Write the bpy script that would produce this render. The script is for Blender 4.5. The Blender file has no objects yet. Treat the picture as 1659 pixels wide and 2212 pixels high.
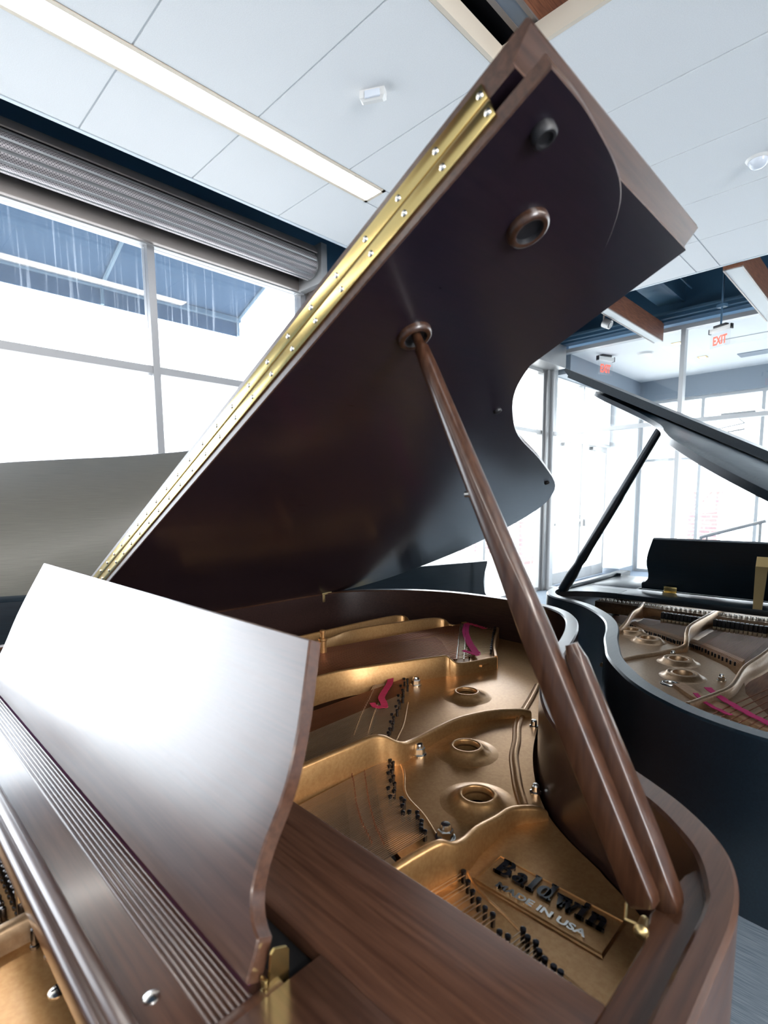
import bpy, bmesh, math, random
from mathutils import Vector, Matrix
random.seed(7)
S = bpy.context.scene
PI = math.pi
R = math.radians

# ------------------------------------------------------------------ camera
cd = bpy.data.cameras.new('camera')
cam = bpy.data.objects.new('camera', cd)
S.collection.objects.link(cam)
RX = Vector((0.7127, 0.7014, -0.0081))          # right
DN = Vector((0.0762, -0.0889, -0.9931))         # down
FW = Vector((-0.6973, 0.7072, -0.1168))         # forward
FW.normalize()
RX = (RX - FW * RX.dot(FW)).normalized()
UP = RX.cross(FW).normalized()
cam.matrix_world = Matrix(((RX.x, UP.x, -FW.x, 0), (RX.y, UP.y, -FW.y, 0), (RX.z, UP.z, -FW.z, 1.35), (0, 0, 0, 1)))
cd.sensor_width = 36
cd.sensor_fit = 'AUTO'
cd.lens = 1155.92 * 36 / 2212
cd.shift_y = 108.5 / 2212
cd.clip_start = 0.02
cd.dof.use_dof = True
cd.dof.focus_distance = 1.5
cd.dof.aperture_fstop = 7.1
S.camera = cam

# ------------------------------------------------------------------ world, lamps, exposure
w = bpy.data.worlds.new('world'); S.world = w; w.use_nodes = True
bg = w.node_tree.nodes['Background']
bg.inputs[0].default_value = (0.92, 0.96, 1.0, 1)
bg.inputs[1].default_value = 4.8
S.view_settings.view_transform = 'Standard'
S.view_settings.look = 'None'
S.view_settings.gamma = 1
S.view_settings.exposure = 1.0
S.cycles.max_bounces = 8
S.cycles.diffuse_bounces = 4
S.cycles.glossy_bounces = 4
S.cycles.transparent_max_bounces = 12
S.cycles.sample_clamp_indirect = 6
S.cycles.caustics_reflective = False
S.cycles.caustics_refractive = False
S.cycles.use_denoising = True


def lamp(name, loc, sx, sy, energy, col=(1, 0.95, 0.88), rot=(0, 0, 0)):
    l = bpy.data.lights.new(name, 'AREA'); l.shape = 'RECTANGLE'; l.size = sx; l.size_y = sy
    l.energy = energy; l.color = col
    o = bpy.data.objects.new(name, l); S.collection.objects.link(o); o.location = loc; o.rotation_euler = rot
    return o


# added fill lamps at ceiling height, unseen behind and beside the camera
lamp('room_fill', (2.6, 1.0, 3.2), 0.14, 5.0, 70)
lamp('room_fill', (4.4, 1.0, 3.2), 0.14, 5.0, 70)
lamp('room_fill', (1.6, -3.6, 3.2), 4.0, 0.14, 70)
# added fill light at the far room end, out of view; no windows there
lamp('far_fill_light', (6.4, -1.0, 1.7), 5.0, 2.4, 370, (0.95, 0.97, 1.0), (0, R(90), 0))

# ------------------------------------------------------------------ helpers
M = {}


def mat(name, base, rough=0.5, metal=0.0, coat=0.0, spec=0.5, emit=None, es=0.0, coat_r=0.1):
    m = bpy.data.materials.new(name); m.use_nodes = True
    b = m.node_tree.nodes['Principled BSDF']
    b.inputs['Base Color'].default_value = (*base, 1)
    b.inputs['Roughness'].default_value = rough
    b.inputs['Metallic'].default_value = metal
    b.inputs['Coat Weight'].default_value = coat
    b.inputs['Coat Roughness'].default_value = coat_r
    b.inputs['Specular IOR Level'].default_value = spec
    if emit:
        b.inputs['Emission Color'].default_value = (*emit, 1); b.inputs['Emission Strength'].default_value = es
    M[name] = m
    return m


def nd(m, t, **k):
    n = m.node_tree.nodes.new(t)
    for a, v in k.items():
        setattr(n, a, v)
    return n


def lk(m, a, b):
    m.node_tree.links.new(a, b)


def noise_color(m, c1, c2, scale=(1, 1, 1), nscale=20, detail=4, bump=0.0, rough=None, lo=0.35, hi=0.65):
    """mix two base colours with a stretched noise (grain)"""
    b = m.node_tree.nodes['Principled BSDF']
    tc = nd(m, 'ShaderNodeTexCoord'); mp = nd(m, 'ShaderNodeMapping'); mp.inputs['Scale'].default_value = scale
    lk(m, tc.outputs['Object'], mp.inputs[0])
    n = nd(m, 'ShaderNodeTexNoise'); n.inputs['Scale'].default_value = nscale; n.inputs['Detail'].default_value = detail
    n.inputs['Roughness'].default_value = 0.6
    lk(m, mp.outputs[0], n.inputs['Vector'])
    cr = nd(m, 'ShaderNodeValToRGB')
    cr.color_ramp.elements[0].position = lo; cr.color_ramp.elements[0].color = (*c1, 1)
    cr.color_ramp.elements[1].position = hi; cr.color_ramp.elements[1].color = (*c2, 1)
    lk(m, n.outputs['Fac'], cr.inputs[0]); lk(m, cr.outputs[0], b.inputs['Base Color'])
    if bump:
        bp = nd(m, 'ShaderNodeBump'); bp.inputs['Strength'].default_value = bump; bp.inputs['Distance'].default_value = 0.001
        lk(m, n.outputs['Fac'], bp.inputs['Height']); lk(m, bp.outputs[0], b.inputs['Normal'])
    if rough:
        mr = nd(m, 'ShaderNodeMapRange'); mr.inputs['To Min'].default_value = rough[0]; mr.inputs['To Max'].default_value = rough[1]
        lk(m, n.outputs['Fac'], mr.inputs['Value']); lk(m, mr.outputs[0], b.inputs['Roughness'])
    return m


# walnut cabinet of the near piano: grain runs along x (desk, shelf) or along y (rim, lid)
for nm, sc in (('walnut_x', (1.2, 28, 28)), ('walnut_y', (28, 1.2, 28))):
    mat(nm, (0.1, 0.045, 0.025), 0.3, coat=0.35, coat_r=0.22)
    noise_color(M[nm], (0.045, 0.018, 0.010), (0.090, 0.040, 0.022), sc, 6, 6, 0.12, (0.26, 0.42))
mat('walnut_prop', (0.06, 0.026, 0.014), 0.28, coat=0.5, coat_r=0.12)
noise_color(M['walnut_prop'], (0.036, 0.014, 0.007), (0.068, 0.028, 0.014), (28, 28, 2), 6, 6, 0.08, (0.24, 0.38))
mat('walnut_desk', (0.09, 0.04, 0.022), 0.3, coat=0.85, coat_r=0.17)
noise_color(M['walnut_desk'], (0.050, 0.021, 0.012), (0.085, 0.038, 0.022), (1.2, 28, 28), 6, 6, 0.06, (0.26, 0.36))
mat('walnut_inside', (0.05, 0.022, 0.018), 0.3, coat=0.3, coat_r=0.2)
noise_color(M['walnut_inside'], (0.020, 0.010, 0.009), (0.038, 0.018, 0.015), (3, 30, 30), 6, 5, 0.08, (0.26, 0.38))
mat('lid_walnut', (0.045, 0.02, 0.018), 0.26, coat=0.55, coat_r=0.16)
noise_color(M['lid_walnut'], (0.011, 0.0075, 0.014), (0.017, 0.010, 0.017), (30, 1.5, 30), 6, 4, 0.03, (0.26, 0.31))  # blue of reflected haze is mixed into the lid's base colour
for nm, sc in (('ebony_x', (1.2, 40, 40)), ('ebony_y', (40, 1.2, 40))):
    mat(nm, (0.006, 0.01, 0.015), 0.3, coat=0.2, coat_r=0.2)
    noise_color(M[nm], (0.002, 0.008, 0.014), (0.005, 0.014, 0.023), sc, 8, 5, 0.15, (0.24, 0.4))
mat('plate_gold', (0.62, 0.38, 0.17), 0.36, metal=0.8, coat=0.5, coat_r=0.2)
noise_color(M['plate_gold'], (0.62, 0.33, 0.125), (0.70, 0.40, 0.165), (1, 1, 1), 160, 3, 0.06, (0.32, 0.40))
mat('plate_gold_pale', (0.5, 0.33, 0.19), 0.36, metal=0.7, coat=0.4, coat_r=0.2)
noise_color(M['plate_gold_pale'], (0.46, 0.30, 0.17), (0.55, 0.37, 0.22), (1, 1, 1), 160, 3, 0.10, (0.33, 0.43))
mat('brass', (0.83, 0.63, 0.26), 0.22, metal=1)
mat('brass_old', (0.62, 0.46, 0.22), 0.36, metal=1)
mat('nickel', (0.72, 0.70, 0.66), 0.2, metal=1)
mat('steel_wire', (0.72, 0.53, 0.36), 0.36, metal=0.9)
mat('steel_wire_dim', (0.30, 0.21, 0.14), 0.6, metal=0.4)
mat('copper_wire', (0.42, 0.17, 0.09), 0.38, metal=0.9)
mat('steel_pin', (0.16, 0.15, 0.15), 0.25, metal=1)
mat('pin_dark', (0.05, 0.05, 0.06), 0.28, metal=0.9)
mat('bridge_wood', (0.42, 0.22, 0.11), 0.5)
noise_color(M['bridge_wood'], (0.56, 0.33, 0.18), (0.66, 0.42, 0.25), (8, 8, 8), 12)
mat('soundboard', (0.34, 0.16, 0.08), 0.7, spec=0.2)
noise_color(M['soundboard'], (0.20, 0.088, 0.042), (0.28, 0.13, 0.062), (25, 2, 2), 8)
mat('gap_shade', (0.004, 0.004, 0.005), 0.7)  # near-black that paints the shade of open gaps
mat('felt_red', (0.62, 0.03, 0.09), 0.9); mat('felt_pink', (0.72, 0.04, 0.22), 0.9)
mat('felt_purple', (0.14, 0.02, 0.16), 0.95)
mat('felt_cream', (0.7, 0.6, 0.42), 0.9); mat('damper_black', (0.02, 0.024, 0.03), 0.45)
mat('rubber', (0.015, 0.014, 0.016), 0.45)
mat('letter_black', (0.012, 0.013, 0.018), 0.15, coat=0.5)
mat('navy_paint', (0.028, 0.085, 0.15), 0.55)
mat('navy_pale', (0.05, 0.11, 0.17), 0.5)
mat('ceiling_tile', (0.80, 0.81, 0.835), 0.9)
noise_color(M['ceiling_tile'], (0.79, 0.79, 0.79), (0.84, 0.84, 0.84), (1, 1, 1), 220, 3, 0.35)
mat('ceiling_gap', (0.55, 0.58, 0.60), 0.8)
mat('grid_metal', (0.68, 0.74, 0.78), 0.5)
mat('trim_cream', (0.72, 0.62, 0.50), 0.6)
mat('white_paint', (0.82, 0.83, 0.84), 0.6)
mat('grey_panel', (0.22, 0.26, 0.31), 0.5)
mat('alu', (0.34, 0.34, 0.34), 0.38, metal=0.55)
mat('alu_warm', (0.30, 0.26, 0.24), 0.42, metal=0.5)
mat('alu_white', (0.50, 0.51, 0.52), 0.4, metal=0.3)
mat('alu_pale', (0.36, 0.36, 0.37), 0.4, metal=0.3)
mat('light_diffuser', (0.9, 0.9, 0.88), 0.5, emit=(1, 0.97, 0.92), es=9)
mat('strip_off', (0.60, 0.62, 0.62), 0.5)
mat('plastic_white', (0.80, 0.78, 0.75), 0.35)
mat('lens_clear', (0.75, 0.78, 0.84), 0.12)
mat('exit_red', (0.8, 0.1, 0.06), 0.5, emit=(1.0, 0.15, 0.10), es=0.55)
mat('spot_glow', (1, 0.8, 0.5), 0.5, emit=(1, 0.72, 0.36), es=6)
mat('carpet', (0.15, 0.19, 0.24), 0.9)
noise_color(M['carpet'], (0.11, 0.145, 0.185), (0.30, 0.34, 0.38), (2.0, 90, 1), 5, 5, 0.2, lo=0.4, hi=0.75)
mat('carpet_blue', (0.13, 0.17, 0.23), 0.95)
noise_color(M['carpet_blue'], (0.10, 0.14, 0.20), (0.24, 0.28, 0.34), (1, 1, 1), 130, 4)
mat('beam_wood', (0.22, 0.09, 0.045), 0.45)
noise_color(M['beam_wood'], (0.11, 0.036, 0.018), (0.28, 0.11, 0.055), (30, 1.5, 30), 5, 6)
mat('pavement', (0.62, 0.61, 0.58), 0.9)
noise_color(M['pavement'], (0.55, 0.54, 0.52), (0.66, 0.65, 0.63), (1, 1, 1), 3)
mat('tree_bark', (0.12, 0.09, 0.07), 0.9)
mat('canopy_blue', (0.05, 0.12, 0.22), 0.8)
mat('canopy_edge', (0.22, 0.32, 0.40), 0.7)
mat('stone_pale', (0.7, 0.66, 0.6), 0.8)
mat('dark_glass', (0.04, 0.05, 0.07), 0.15)


def brick_mat():
    m = mat('brick', (0.4, 0.15, 0.1), 0.85)
    b = m.node_tree.nodes['Principled BSDF']
    tc = nd(m, 'ShaderNodeTexCoord'); sx = nd(m, 'ShaderNodeSeparateXYZ'); cx = nd(m, 'ShaderNodeCombineXYZ')
    ad = nd(m, 'ShaderNodeMath', operation='ADD')
    lk(m, tc.outputs['Object'], sx.inputs[0]); lk(m, sx.outputs[0], ad.inputs[0]); lk(m, sx.outputs[1], ad.inputs[1])
    lk(m, ad.outputs[0], cx.inputs[0]); lk(m, sx.outputs[2], cx.inputs[1])
    t = nd(m, 'ShaderNodeTexBrick')
    t.inputs['Color1'].default_value = (0.26, 0.17, 0.16, 1); t.inputs['Color2'].default_value = (0.20, 0.13, 0.14, 1)
    t.inputs['Mortar'].default_value = (0.55, 0.5, 0.48, 1)
    t.inputs['Scale'].default_value = 1.0; t.inputs['Brick Width'].default_value = 0.3; t.inputs['Row Height'].default_value = 0.1
    t.inputs['Mortar Size'].default_value = 0.012
    lk(m, cx.outputs[0], t.inputs['Vector']); lk(m, t.outputs['Color'], b.inputs['Base Color'])


brick_mat()


def glass_mat(name, tint=(1, 1, 1), rough=0.0, streak=0.0):
    m = bpy.data.materials.new(name); m.use_nodes = True; nt = m.node_tree
    nt.nodes.clear()
    out = nd(m, 'ShaderNodeOutputMaterial'); mix = nd(m, 'ShaderNodeMixShader')
    tr = nd(m, 'ShaderNodeBsdfTransparent'); tr.inputs[0].default_value = (*tint, 1)
    gl = nd(m, 'ShaderNodeBsdfGlossy'); gl.inputs['Roughness'].default_value = rough
    fr = nd(m, 'ShaderNodeFresnel'); ge = nd(m, 'ShaderNodeNewGeometry'); mr = nd(m, 'ShaderNodeMapRange')
    mr.inputs['To Min'].default_value = 1.5; mr.inputs['To Max'].default_value = 1 / 1.5      # same pane reflectance seen from either side
    lk(m, ge.outputs['Backfacing'], mr.inputs['Value']); lk(m, mr.outputs[0], fr.inputs[0])
    lk(m, fr.outputs[0], mix.inputs[0]); lk(m, tr.outputs[0], mix.inputs[1]); lk(m, gl.outputs[0], mix.inputs[2])
    last = mix
    if streak:
        tc = nd(m, 'ShaderNodeTexCoord'); mp = nd(m, 'ShaderNodeMapping'); mp.inputs['Scale'].default_value = (1, 12, 0.22)
        n = nd(m, 'ShaderNodeTexNoise'); n.inputs['Scale'].default_value = 6; n.inputs['Detail'].default_value = 6
        cr = nd(m, 'ShaderNodeValToRGB'); cr.color_ramp.elements[0].position = 0.56; cr.color_ramp.elements[0].color = (0.02, 0.02, 0.02, 1)
        cr.color_ramp.elements[1].position = 0.82; cr.color_ramp.elements[1].color = (streak, streak, streak, 1)
        lk(m, tc.outputs['Object'], mp.inputs[0]); lk(m, mp.outputs[0], n.inputs['Vector']); lk(m, n.outputs['Fac'], cr.inputs[0])
        df = nd(m, 'ShaderNodeBsdfTranslucent'); df.inputs[0].default_value = (0.8, 0.87, 0.95, 1)
        m2 = nd(m, 'ShaderNodeMixShader')
        lk(m, cr.outputs[0], m2.inputs[0]); lk(m, mix.outputs[0], m2.inputs[1]); lk(m, df.outputs[0], m2.inputs[2])
        last = m2
    lk(m, last.outputs[0], out.inputs[0])
    M[name] = m


glass_mat('glass', (0.97, 0.985, 0.99))
glass_mat('glass_dusty', (0.95, 0.97, 0.99), 0.0, 0.17)
glass_mat('sign_glass', (0.97, 0.97, 0.97))


def shutter_mat():
    """perforated metal slat: rows of small dark holes along the slat"""
    m = mat('perforated', (0.42, 0.38, 0.38), 0.4, metal=0.5)
    b = m.node_tree.nodes['Principled BSDF']
    tc = nd(m, 'ShaderNodeTexCoord'); sp = nd(m, 'ShaderNodeSeparateXYZ'); lk(m, tc.outputs['UV'], sp.inputs[0])

    def mth(op, a, bv=None):
        n = nd(m, 'ShaderNodeMath', operation=op)
        for i, v in enumerate((a, bv)):
            if v is None: continue
            if isinstance(v, (int, float)): n.inputs[i].default_value = v
            else: lk(m, v, n.inputs[i])
        return n.outputs[0]
    u = mth('MULTIPLY', sp.outputs[0], 1 / 0.016); v = mth('MULTIPLY', sp.outputs[1], 1 / 0.008)
    vr = mth('FLOOR', v); sh = mth('MULTIPLY', mth('MODULO', vr, 2.0), 0.5)
    uf = mth('SUBTRACT', mth('FRACT', mth('ADD', u, sh)), 0.5); vf = mth('SUBTRACT', mth('FRACT', v), 0.5)
    d = mth('ADD', mth('MULTIPLY', mth('MULTIPLY', uf, 2.0), mth('MULTIPLY', uf, 2.0)), mth('MULTIPLY', vf, vf))
    h = mth('LESS_THAN', d, 0.10)
    mx = nd(m, 'ShaderNodeMix', data_type='RGBA')
    mx.inputs['A'].default_value = (0.42, 0.38, 0.38, 1); mx.inputs['B'].default_value = (0.02, 0.02, 0.03, 1)
    lk(m, h, mx.inputs['Factor']); lk(m, mx.outputs['Result'], b.inputs['Base Color'])


shutter_mat()


class MB:
    """collects solids, built as ONE mesh object"""
    def __init__(s): s.b = bmesh.new()

    def face(s, pts):
        return s.b.faces.new([s.b.verts.new(p) for p in pts])

    def box(s, x0, y0, z0, x1, y1, z1, bev=0.0, seg=2):
        vs = [s.b.verts.new(p) for p in ((x0, y0, z0), (x1, y0, z0), (x1, y1, z0), (x0, y1, z0), (x0, y0, z1), (x1, y0, z1), (x1, y1, z1), (x0, y1, z1))]
        fs = [s.b.faces.new([vs[i] for i in f]) for f in ((3, 2, 1, 0), (4, 5, 6, 7), (0, 1, 5, 4), (1, 2, 6, 5), (2, 3, 7, 6), (3, 0, 4, 7))]
        if bev:
            es = list({e for f in fs for e in f.edges})
            bmesh.ops.bevel(s.b, geom=es, offset=bev, segments=seg, profile=0.5, affect='EDGES')
        return s

    def prism(s, pts, z0, z1, inset_top=0.0, drop_top=0.0, inset_bot=0.0, rise_bot=0.0):
        """pts 2D polygon; optional chamfers"""
        n = len(pts)
        area = sum(pts[i][0] * pts[(i + 1) % n][1] - pts[(i + 1) % n][0] * pts[i][1] for i in range(n))
        if area < 0: pts = pts[::-1]

        def off(d):
            if not d: return pts
            o = []
            for i in range(n):
                a, b, c = Vector(pts[i - 1]), Vector(pts[i]), Vector(pts[(i + 1) % n])
                d1 = (b - a); d2 = (c - b)
                if d1.length < 1e-9 or d2.length < 1e-9: o.append(tuple(b)); continue
                d1.normalize(); d2.normalize()
                n1 = Vector((-d1.y, d1.x)); n2 = Vector((-d2.y, d2.x)); nn = n1 + n2
                if nn.length < 1e-6: nn = n1
                nn.normalize(); k = d / max(0.35, nn.dot(n1))
                o.append((b.x + nn.x * k, b.y + nn.y * k))
            return o
        loops = []
        if inset_bot: loops += [(off(inset_bot), z0), (pts, z0 + rise_bot)]
        else: loops += [(pts, z0)]
        if inset_top: loops += [(pts, z1 - drop_top), (off(inset_top), z1)]
        else: loops += [(pts, z1)]
        L = [[s.b.verts.new((p[0], p[1], z)) for p in P] for P, z in loops]
        s.b.faces.new(L[0][::-1]); s.b.faces.new(L[-1])
        for a, b in zip(L, L[1:]):
            for i in range(n):
                j = (i + 1) % n
                s.b.faces.new((a[i], a[j], b[j], b[i]))
        return s

    def loft(s, rings, cap=True, closed=True):
        L = [[s.b.verts.new(p) for p in r] for r in rings]
        n = len(L[0])
        for a, b in zip(L, L[1:]):
            for i in range(n if closed else n - 1):
                j = (i + 1) % n
                s.b.faces.new((a[i], a[j], b[j], b[i]))
        if cap and closed:
            s.b.faces.new(L[0][::-1]); s.b.faces.new(L[-1])
        return s

    def tube(s, pts, r, sides=8, cap=True):
        pts = [Vector(p) for p in pts]; rings = []
        rr = r if isinstance(r, (list, tuple)) else [r] * len(pts)
        up = None
        for i, p in enumerate(pts):
            t = (pts[min(i + 1, len(pts) - 1)] - pts[max(i - 1, 0)]).normalized()
            if up is None:
                up = Vector((0, 0, 1)) if abs(t.z) < 0.9 else Vector((1, 0, 0))
            u = (up - t * up.dot(t)).normalized(); v = t.cross(u)
            rings.append([p + (u * math.cos(a) + v * math.sin(a)) * rr[i] for a in [2 * PI * k / sides + PI / sides for k in range(sides)]])
        return s.loft([[tuple(q) for q in g] for g in rings], cap)

    def lathe(s, prof, c=(0, 0, 0), ax=Vector((0, 0, 1)), sides=24, closed_prof=False, scale=(1, 1)):
        """prof list (r, h) along axis"""
        ax = Vector(ax).normalized(); u = ax.orthogonal().normalized(); v = ax.cross(u); c = Vector(c)
        rings = [[tuple(c + ax * h + (u * math.cos(2 * PI * k / sides) * scale[0] + v * math.sin(2 * PI * k / sides) * scale[1]) * max(r, 1e-5)) for k in range(sides)] for r, h in prof]
        if closed_prof: rings.append(rings[0])
        return s.loft(rings, not closed_prof)

    def build(s, name, m, parent=None, smooth=35, loc=None, rot=None):
        bmesh.ops.recalc_face_normals(s.b, faces=s.b.faces[:])
        me = bpy.data.meshes.new(name); s.b.to_mesh(me); s.b.free()
        ms = m if isinstance(m, (list, tuple)) else [m]
        for k in ms: me.materials.append(M[k] if isinstance(k, str) else k)
        if smooth:
            me.polygons.foreach_set('use_smooth', [True] * len(me.polygons))
            me.set_sharp_from_angle(angle=R(smooth))
        o = bpy.data.objects.new(name, me); S.collection.objects.link(o)
        if parent: o.parent = parent
        if loc: o.location = loc
        if rot: o.rotation_euler = rot
        return o


def tag(o, label=None, cat=None, group=None, kind=None):
    for k, v in (('label', label), ('category', cat), ('group', group), ('kind', kind)):
        if v: o[k] = v
    return o


def empty(name, loc=(0, 0, 0), rz=0.0, **k):
    o = bpy.data.objects.new(name, None); S.collection.objects.link(o); o.location = loc; o.rotation_euler = (0, 0, rz)
    return tag(o, **k)


def dup(o, loc, parent=None):
    c = o.copy(); S.collection.objects.link(c); c.location = loc
    if parent: c.parent = parent
    return c


def struct(o): o['kind'] = 'structure'; return o


def spline(P, n=6, closed=False):
    P = [Vector(p) for p in P]; out = []; N = len(P)
    for i in range(N if closed else N - 1):
        if closed: a, b, c, d = P[i - 1], P[i], P[(i + 1) % N], P[(i + 2) % N]
        else: a, b, c, d = P[max(i - 1, 0)], P[i], P[i + 1], P[min(i + 2, N - 1)]
        for k in range(n):
            t = k / n
            out.append(tuple(0.5 * ((2 * b) + (c - a) * t + (2 * a - 5 * b + 4 * c - d) * t * t + (3 * b - a - 3 * c + d) * t ** 3)))
    if not closed: out.append(tuple(P[-1]))
    return out


def text_mesh(txt, size, ext, offset=0.0):
    cu = bpy.data.curves.new('txt', 'FONT'); cu.body = txt; cu.size = size; cu.extrude = ext; cu.offset = offset
    cu.align_x = 'LEFT'; cu.resolution_u = 4
    o = bpy.data.objects.new('txt', cu); S.collection.objects.link(o)
    me = bpy.data.meshes.new_from_object(o.evaluated_get(bpy.context.evaluated_depsgraph_get()))
    bpy.data.objects.remove(o)
    return me


# ================================================================== THE ROOM (z = 0 floor, camera at 1.35)
H = 3.25            # ceiling
XW = -3.88          # window wall plane
YG = 7.3            # glass wall of the vestibule

m = MB(); m.box(-3.95, -8, -0.1, 7.2, YG + 0.02, 0.0); struct(m.build('floor', 'carpet', smooth=0))
m = MB(); m.box(-3.95, YG + 0.02, -0.1, 7.2, 11.4, 0.0); struct(m.build('floor_vestibule', 'carpet_blue', smooth=0))
# walls
m = MB()
m.box(XW - 0.15, -3.1, 0, XW + 0.02, 3.0, 0.78)
m.box(XW - 0.15, -8, 0, XW + 0.02, -3.1, 4.4)
m.box(XW - 0.15, -3.1, 3.13, XW + 0.02, 3.02, 4.4)
m.box(XW - 0.15, 3.02, 0, XW + 0.02, 4.3, 4.4)
m.box(XW - 0.15, 4.3, 3.42, XW + 0.02, YG + 0.2, 4.4)
struct(m.build('wall_left', 'navy_paint', smooth=0))
m = MB(); m.box(7.2, -8, 0, 7.35, 11.4, 4.4); struct(m.build('wall_right', 'white_paint', smooth=0))
m = MB(); m.box(-4.0, -8.15, 0, 7.35, -8, 4.4); struct(m.build('wall_back', 'white_paint', smooth=0))
m = MB(); m.box(-4.03, -8.15, 4.3, 7.35, YG + 0.3, 4.4); struct(m.build('ceiling_deck', 'navy_paint', smooth=0))

# suspended ceiling: tiles with narrow gaps, one hole with wooden beams above
m = MB()
ys = [5.315]
y = 4.69
while y > -8.2:
    ys.append(y); y -= 0.6085
ys = ys[::-1]
bands = [(-3.2, -2.66), (-2.66, -2.485), (-2.485, -1.47), (-1.47, -1.295), (-1.295, -0.2), (-0.2, 1.0), (1.0, 2.2), (2.2, 3.4), (3.4, 4.6), (4.6, 5.8), (5.8, 7.2)]
HX0, HX1, HY0, HY1 = -1.45, 1.5, -1.6, 2.24
g = 0.0045


def tilebox(x0, x1, y0, y1):
    if x1 - x0 > 0.03 and y1 - y0 > 0.03:
        m.box(x0 + g, y0 + g, H, x1 - g, y1 - g, H + 0.02)


for bi, (x0, x1) in enumerate(bands):
    for j in range(len(ys) - 1):
        y0, y1 = ys[j], ys[j + 1]
        if bi == 1 and y0 < 2.54:
            if y1 > 2.54: tilebox(x0, x1, 2.56, y1)
            continue
        if bi in (1, 3) and j % 2: pass
        # subtract hole
        if x1 > HX0 and x0 < HX1 and y1 > HY0 and y0 < HY1:
            if x0 < HX0: tilebox(x0, HX0 - 0.02, y0, y1)
            if x1 > HX1: tilebox(HX1 + 0.02, x1, y0, y1)
            if y1 > HY1: tilebox(max(x0, HX0 if x0 >= HX0 - 0.03 else HX0), min(x1, HX1), HY1 + 0.02, y1)
            if y0 < HY0: tilebox(max(x0, HX0), min(x1, HX1), y0, HY0 - 0.02)
            continue
        tilebox(x0, x1, y0, y1)
ct = struct(m.build('ceiling', 'ceiling_tile', smooth=0))
m = MB()
for a, b_, c_, d_ in ((-3.2, -8, HX0 - 0.02, 5.31), (HX1 + 0.02, -8, 7.2, 5.31), (HX0 - 0.02, HY1 + 0.02, HX1 + 0.02, 5.31), (HX0 - 0.02, -8, HX1 + 0.02, HY0 - 0.02)):
    m.box(a, b_, H + 0.005, c_, d_, H + 0.03)
struct(m.build('ceiling_backing', 'ceiling_gap', smooth=0))
# metal edge profile of the ceiling raft and of the hole
m = MB()
m.box(-3.222, -8, H - 0.004, -3.2, 5.335, H + 0.045)
m.box(-3.2, 5.315, H - 0.004, 7.2, 5.335, H + 0.045)
struct(m.build('trim_1', 'grid_metal', smooth=0))
m = MB()
m.box(HX0 - 0.02, HY0 - 0.02, H - 0.003, HX0, HY1 + 0.02, H + 0.085)
m.box(HX1, HY0 - 0.02, H - 0.003, HX1 + 0.02, HY1 + 0.02, H + 0.085)
m.box(HX0, HY1, H - 0.003, HX1, HY1 + 0.02, H + 0.085)
m.box(HX0, HY0 - 0.02, H - 0.003, HX1, HY0, H + 0.17)
struct(m.build('trim_2', 'trim_cream', smooth=0))

# recessed linear ceiling light
t = empty('ceiling_light', (-2.572, -1.5, H), label='long glowing linear light recessed in the white ceiling near the windows', cat='ceiling light')
m = MB()
m.box(-0.088, -6.5, -0.004, -0.068, 4.06, 0.03); m.box(0.068, -6.5, -0.004, 0.088, 4.06, 0.03); m.box(-0.088, 4.04, -0.004, 0.088, 4.06, 0.03)
m.build('frame', 'trim_cream', t, 0)
m = MB(); m.box(-0.068, -6.5, 0.004, 0.068, 4.04, 0.012); m.build('diffuser', 'light_diffuser', t, 0)


# wooden beams with light strips
def beam(x0, x1, y0, y1, z0, z1, lit, label, strip=(0.12, 0.62), group=None, sp=None):
    t = empty('wooden_beam', ((x0 + x1) / 2, (y0 + y1) / 2, z0), label=label, cat='beam')
    hx, hy, hz = (x1 - x0) / 2, (y1 - y0) / 2, z1 - z0
    m = MB(); m.box(-hx, -hy, 0.006, hx, hy, hz); m.build('beam_body', 'beam_wood', t, 0)
    sx0, sx1 = sp if sp else (-hx + 0.012, hx - 0.012)
    m = MB(); m.box(sx0, -hy + 0.02, 0.0, sx1, hy - 0.02, 0.007); m.build('light_strip', lit, t, 0)
    m = MB(); m.box(-hx, -hy, -0.004, sx0, hy, 0.006); m.box(sx1, -hy, -0.004, hx, hy, 0.006)
    m.build('edge_strip', 'alu_warm', t, 0)
    return t


beam(-2.42, -2.31, 5.36, 7.18, 3.22, 3.43, 'strip_off', 'wooden beam with pale strip below whose end shows before the glass wall')
beam(-1.285, -1.14, 5.36, 7.2, 3.22, 3.46, 'strip_off', 'wooden beam with pale strip at the right edge, beside the hanging exit sign')
beam(-1.384, -1.284, -1.5, 3.3, 3.35, 3.60, 'grey_panel', 'wooden beam with grey underside crossing the ceiling opening above the lid tip', sp=(-0.027, 0.033))
# black ventilation duct above the opening
m = MB(); m.tube([(-1.75, -1.6, 3.75), (-1.75, 3.0, 3.75)], 0.22, 24)
tag(m.build('ventilation_duct', 'rubber'), 'round black duct above the ceiling opening beside the beams', 'duct')
# boxed duct over the far open ceiling
t = empty('air_duct', (-2.23, 6.8, 3.62), label='blue grey sheet metal duct with bolted flange under the dark ceiling', cat='duct')
m = MB(); m.box(-0.14, -1.3, 0, 0.12, 0.55, 0.4, 0.004); m.build('duct_body', 'navy_pale', t, 0)
m = MB(); m.box(0.12, -1.0, -0.02, 0.16, 0.6, 0.42); m.build('flange', 'navy_paint', t, 0)
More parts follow.
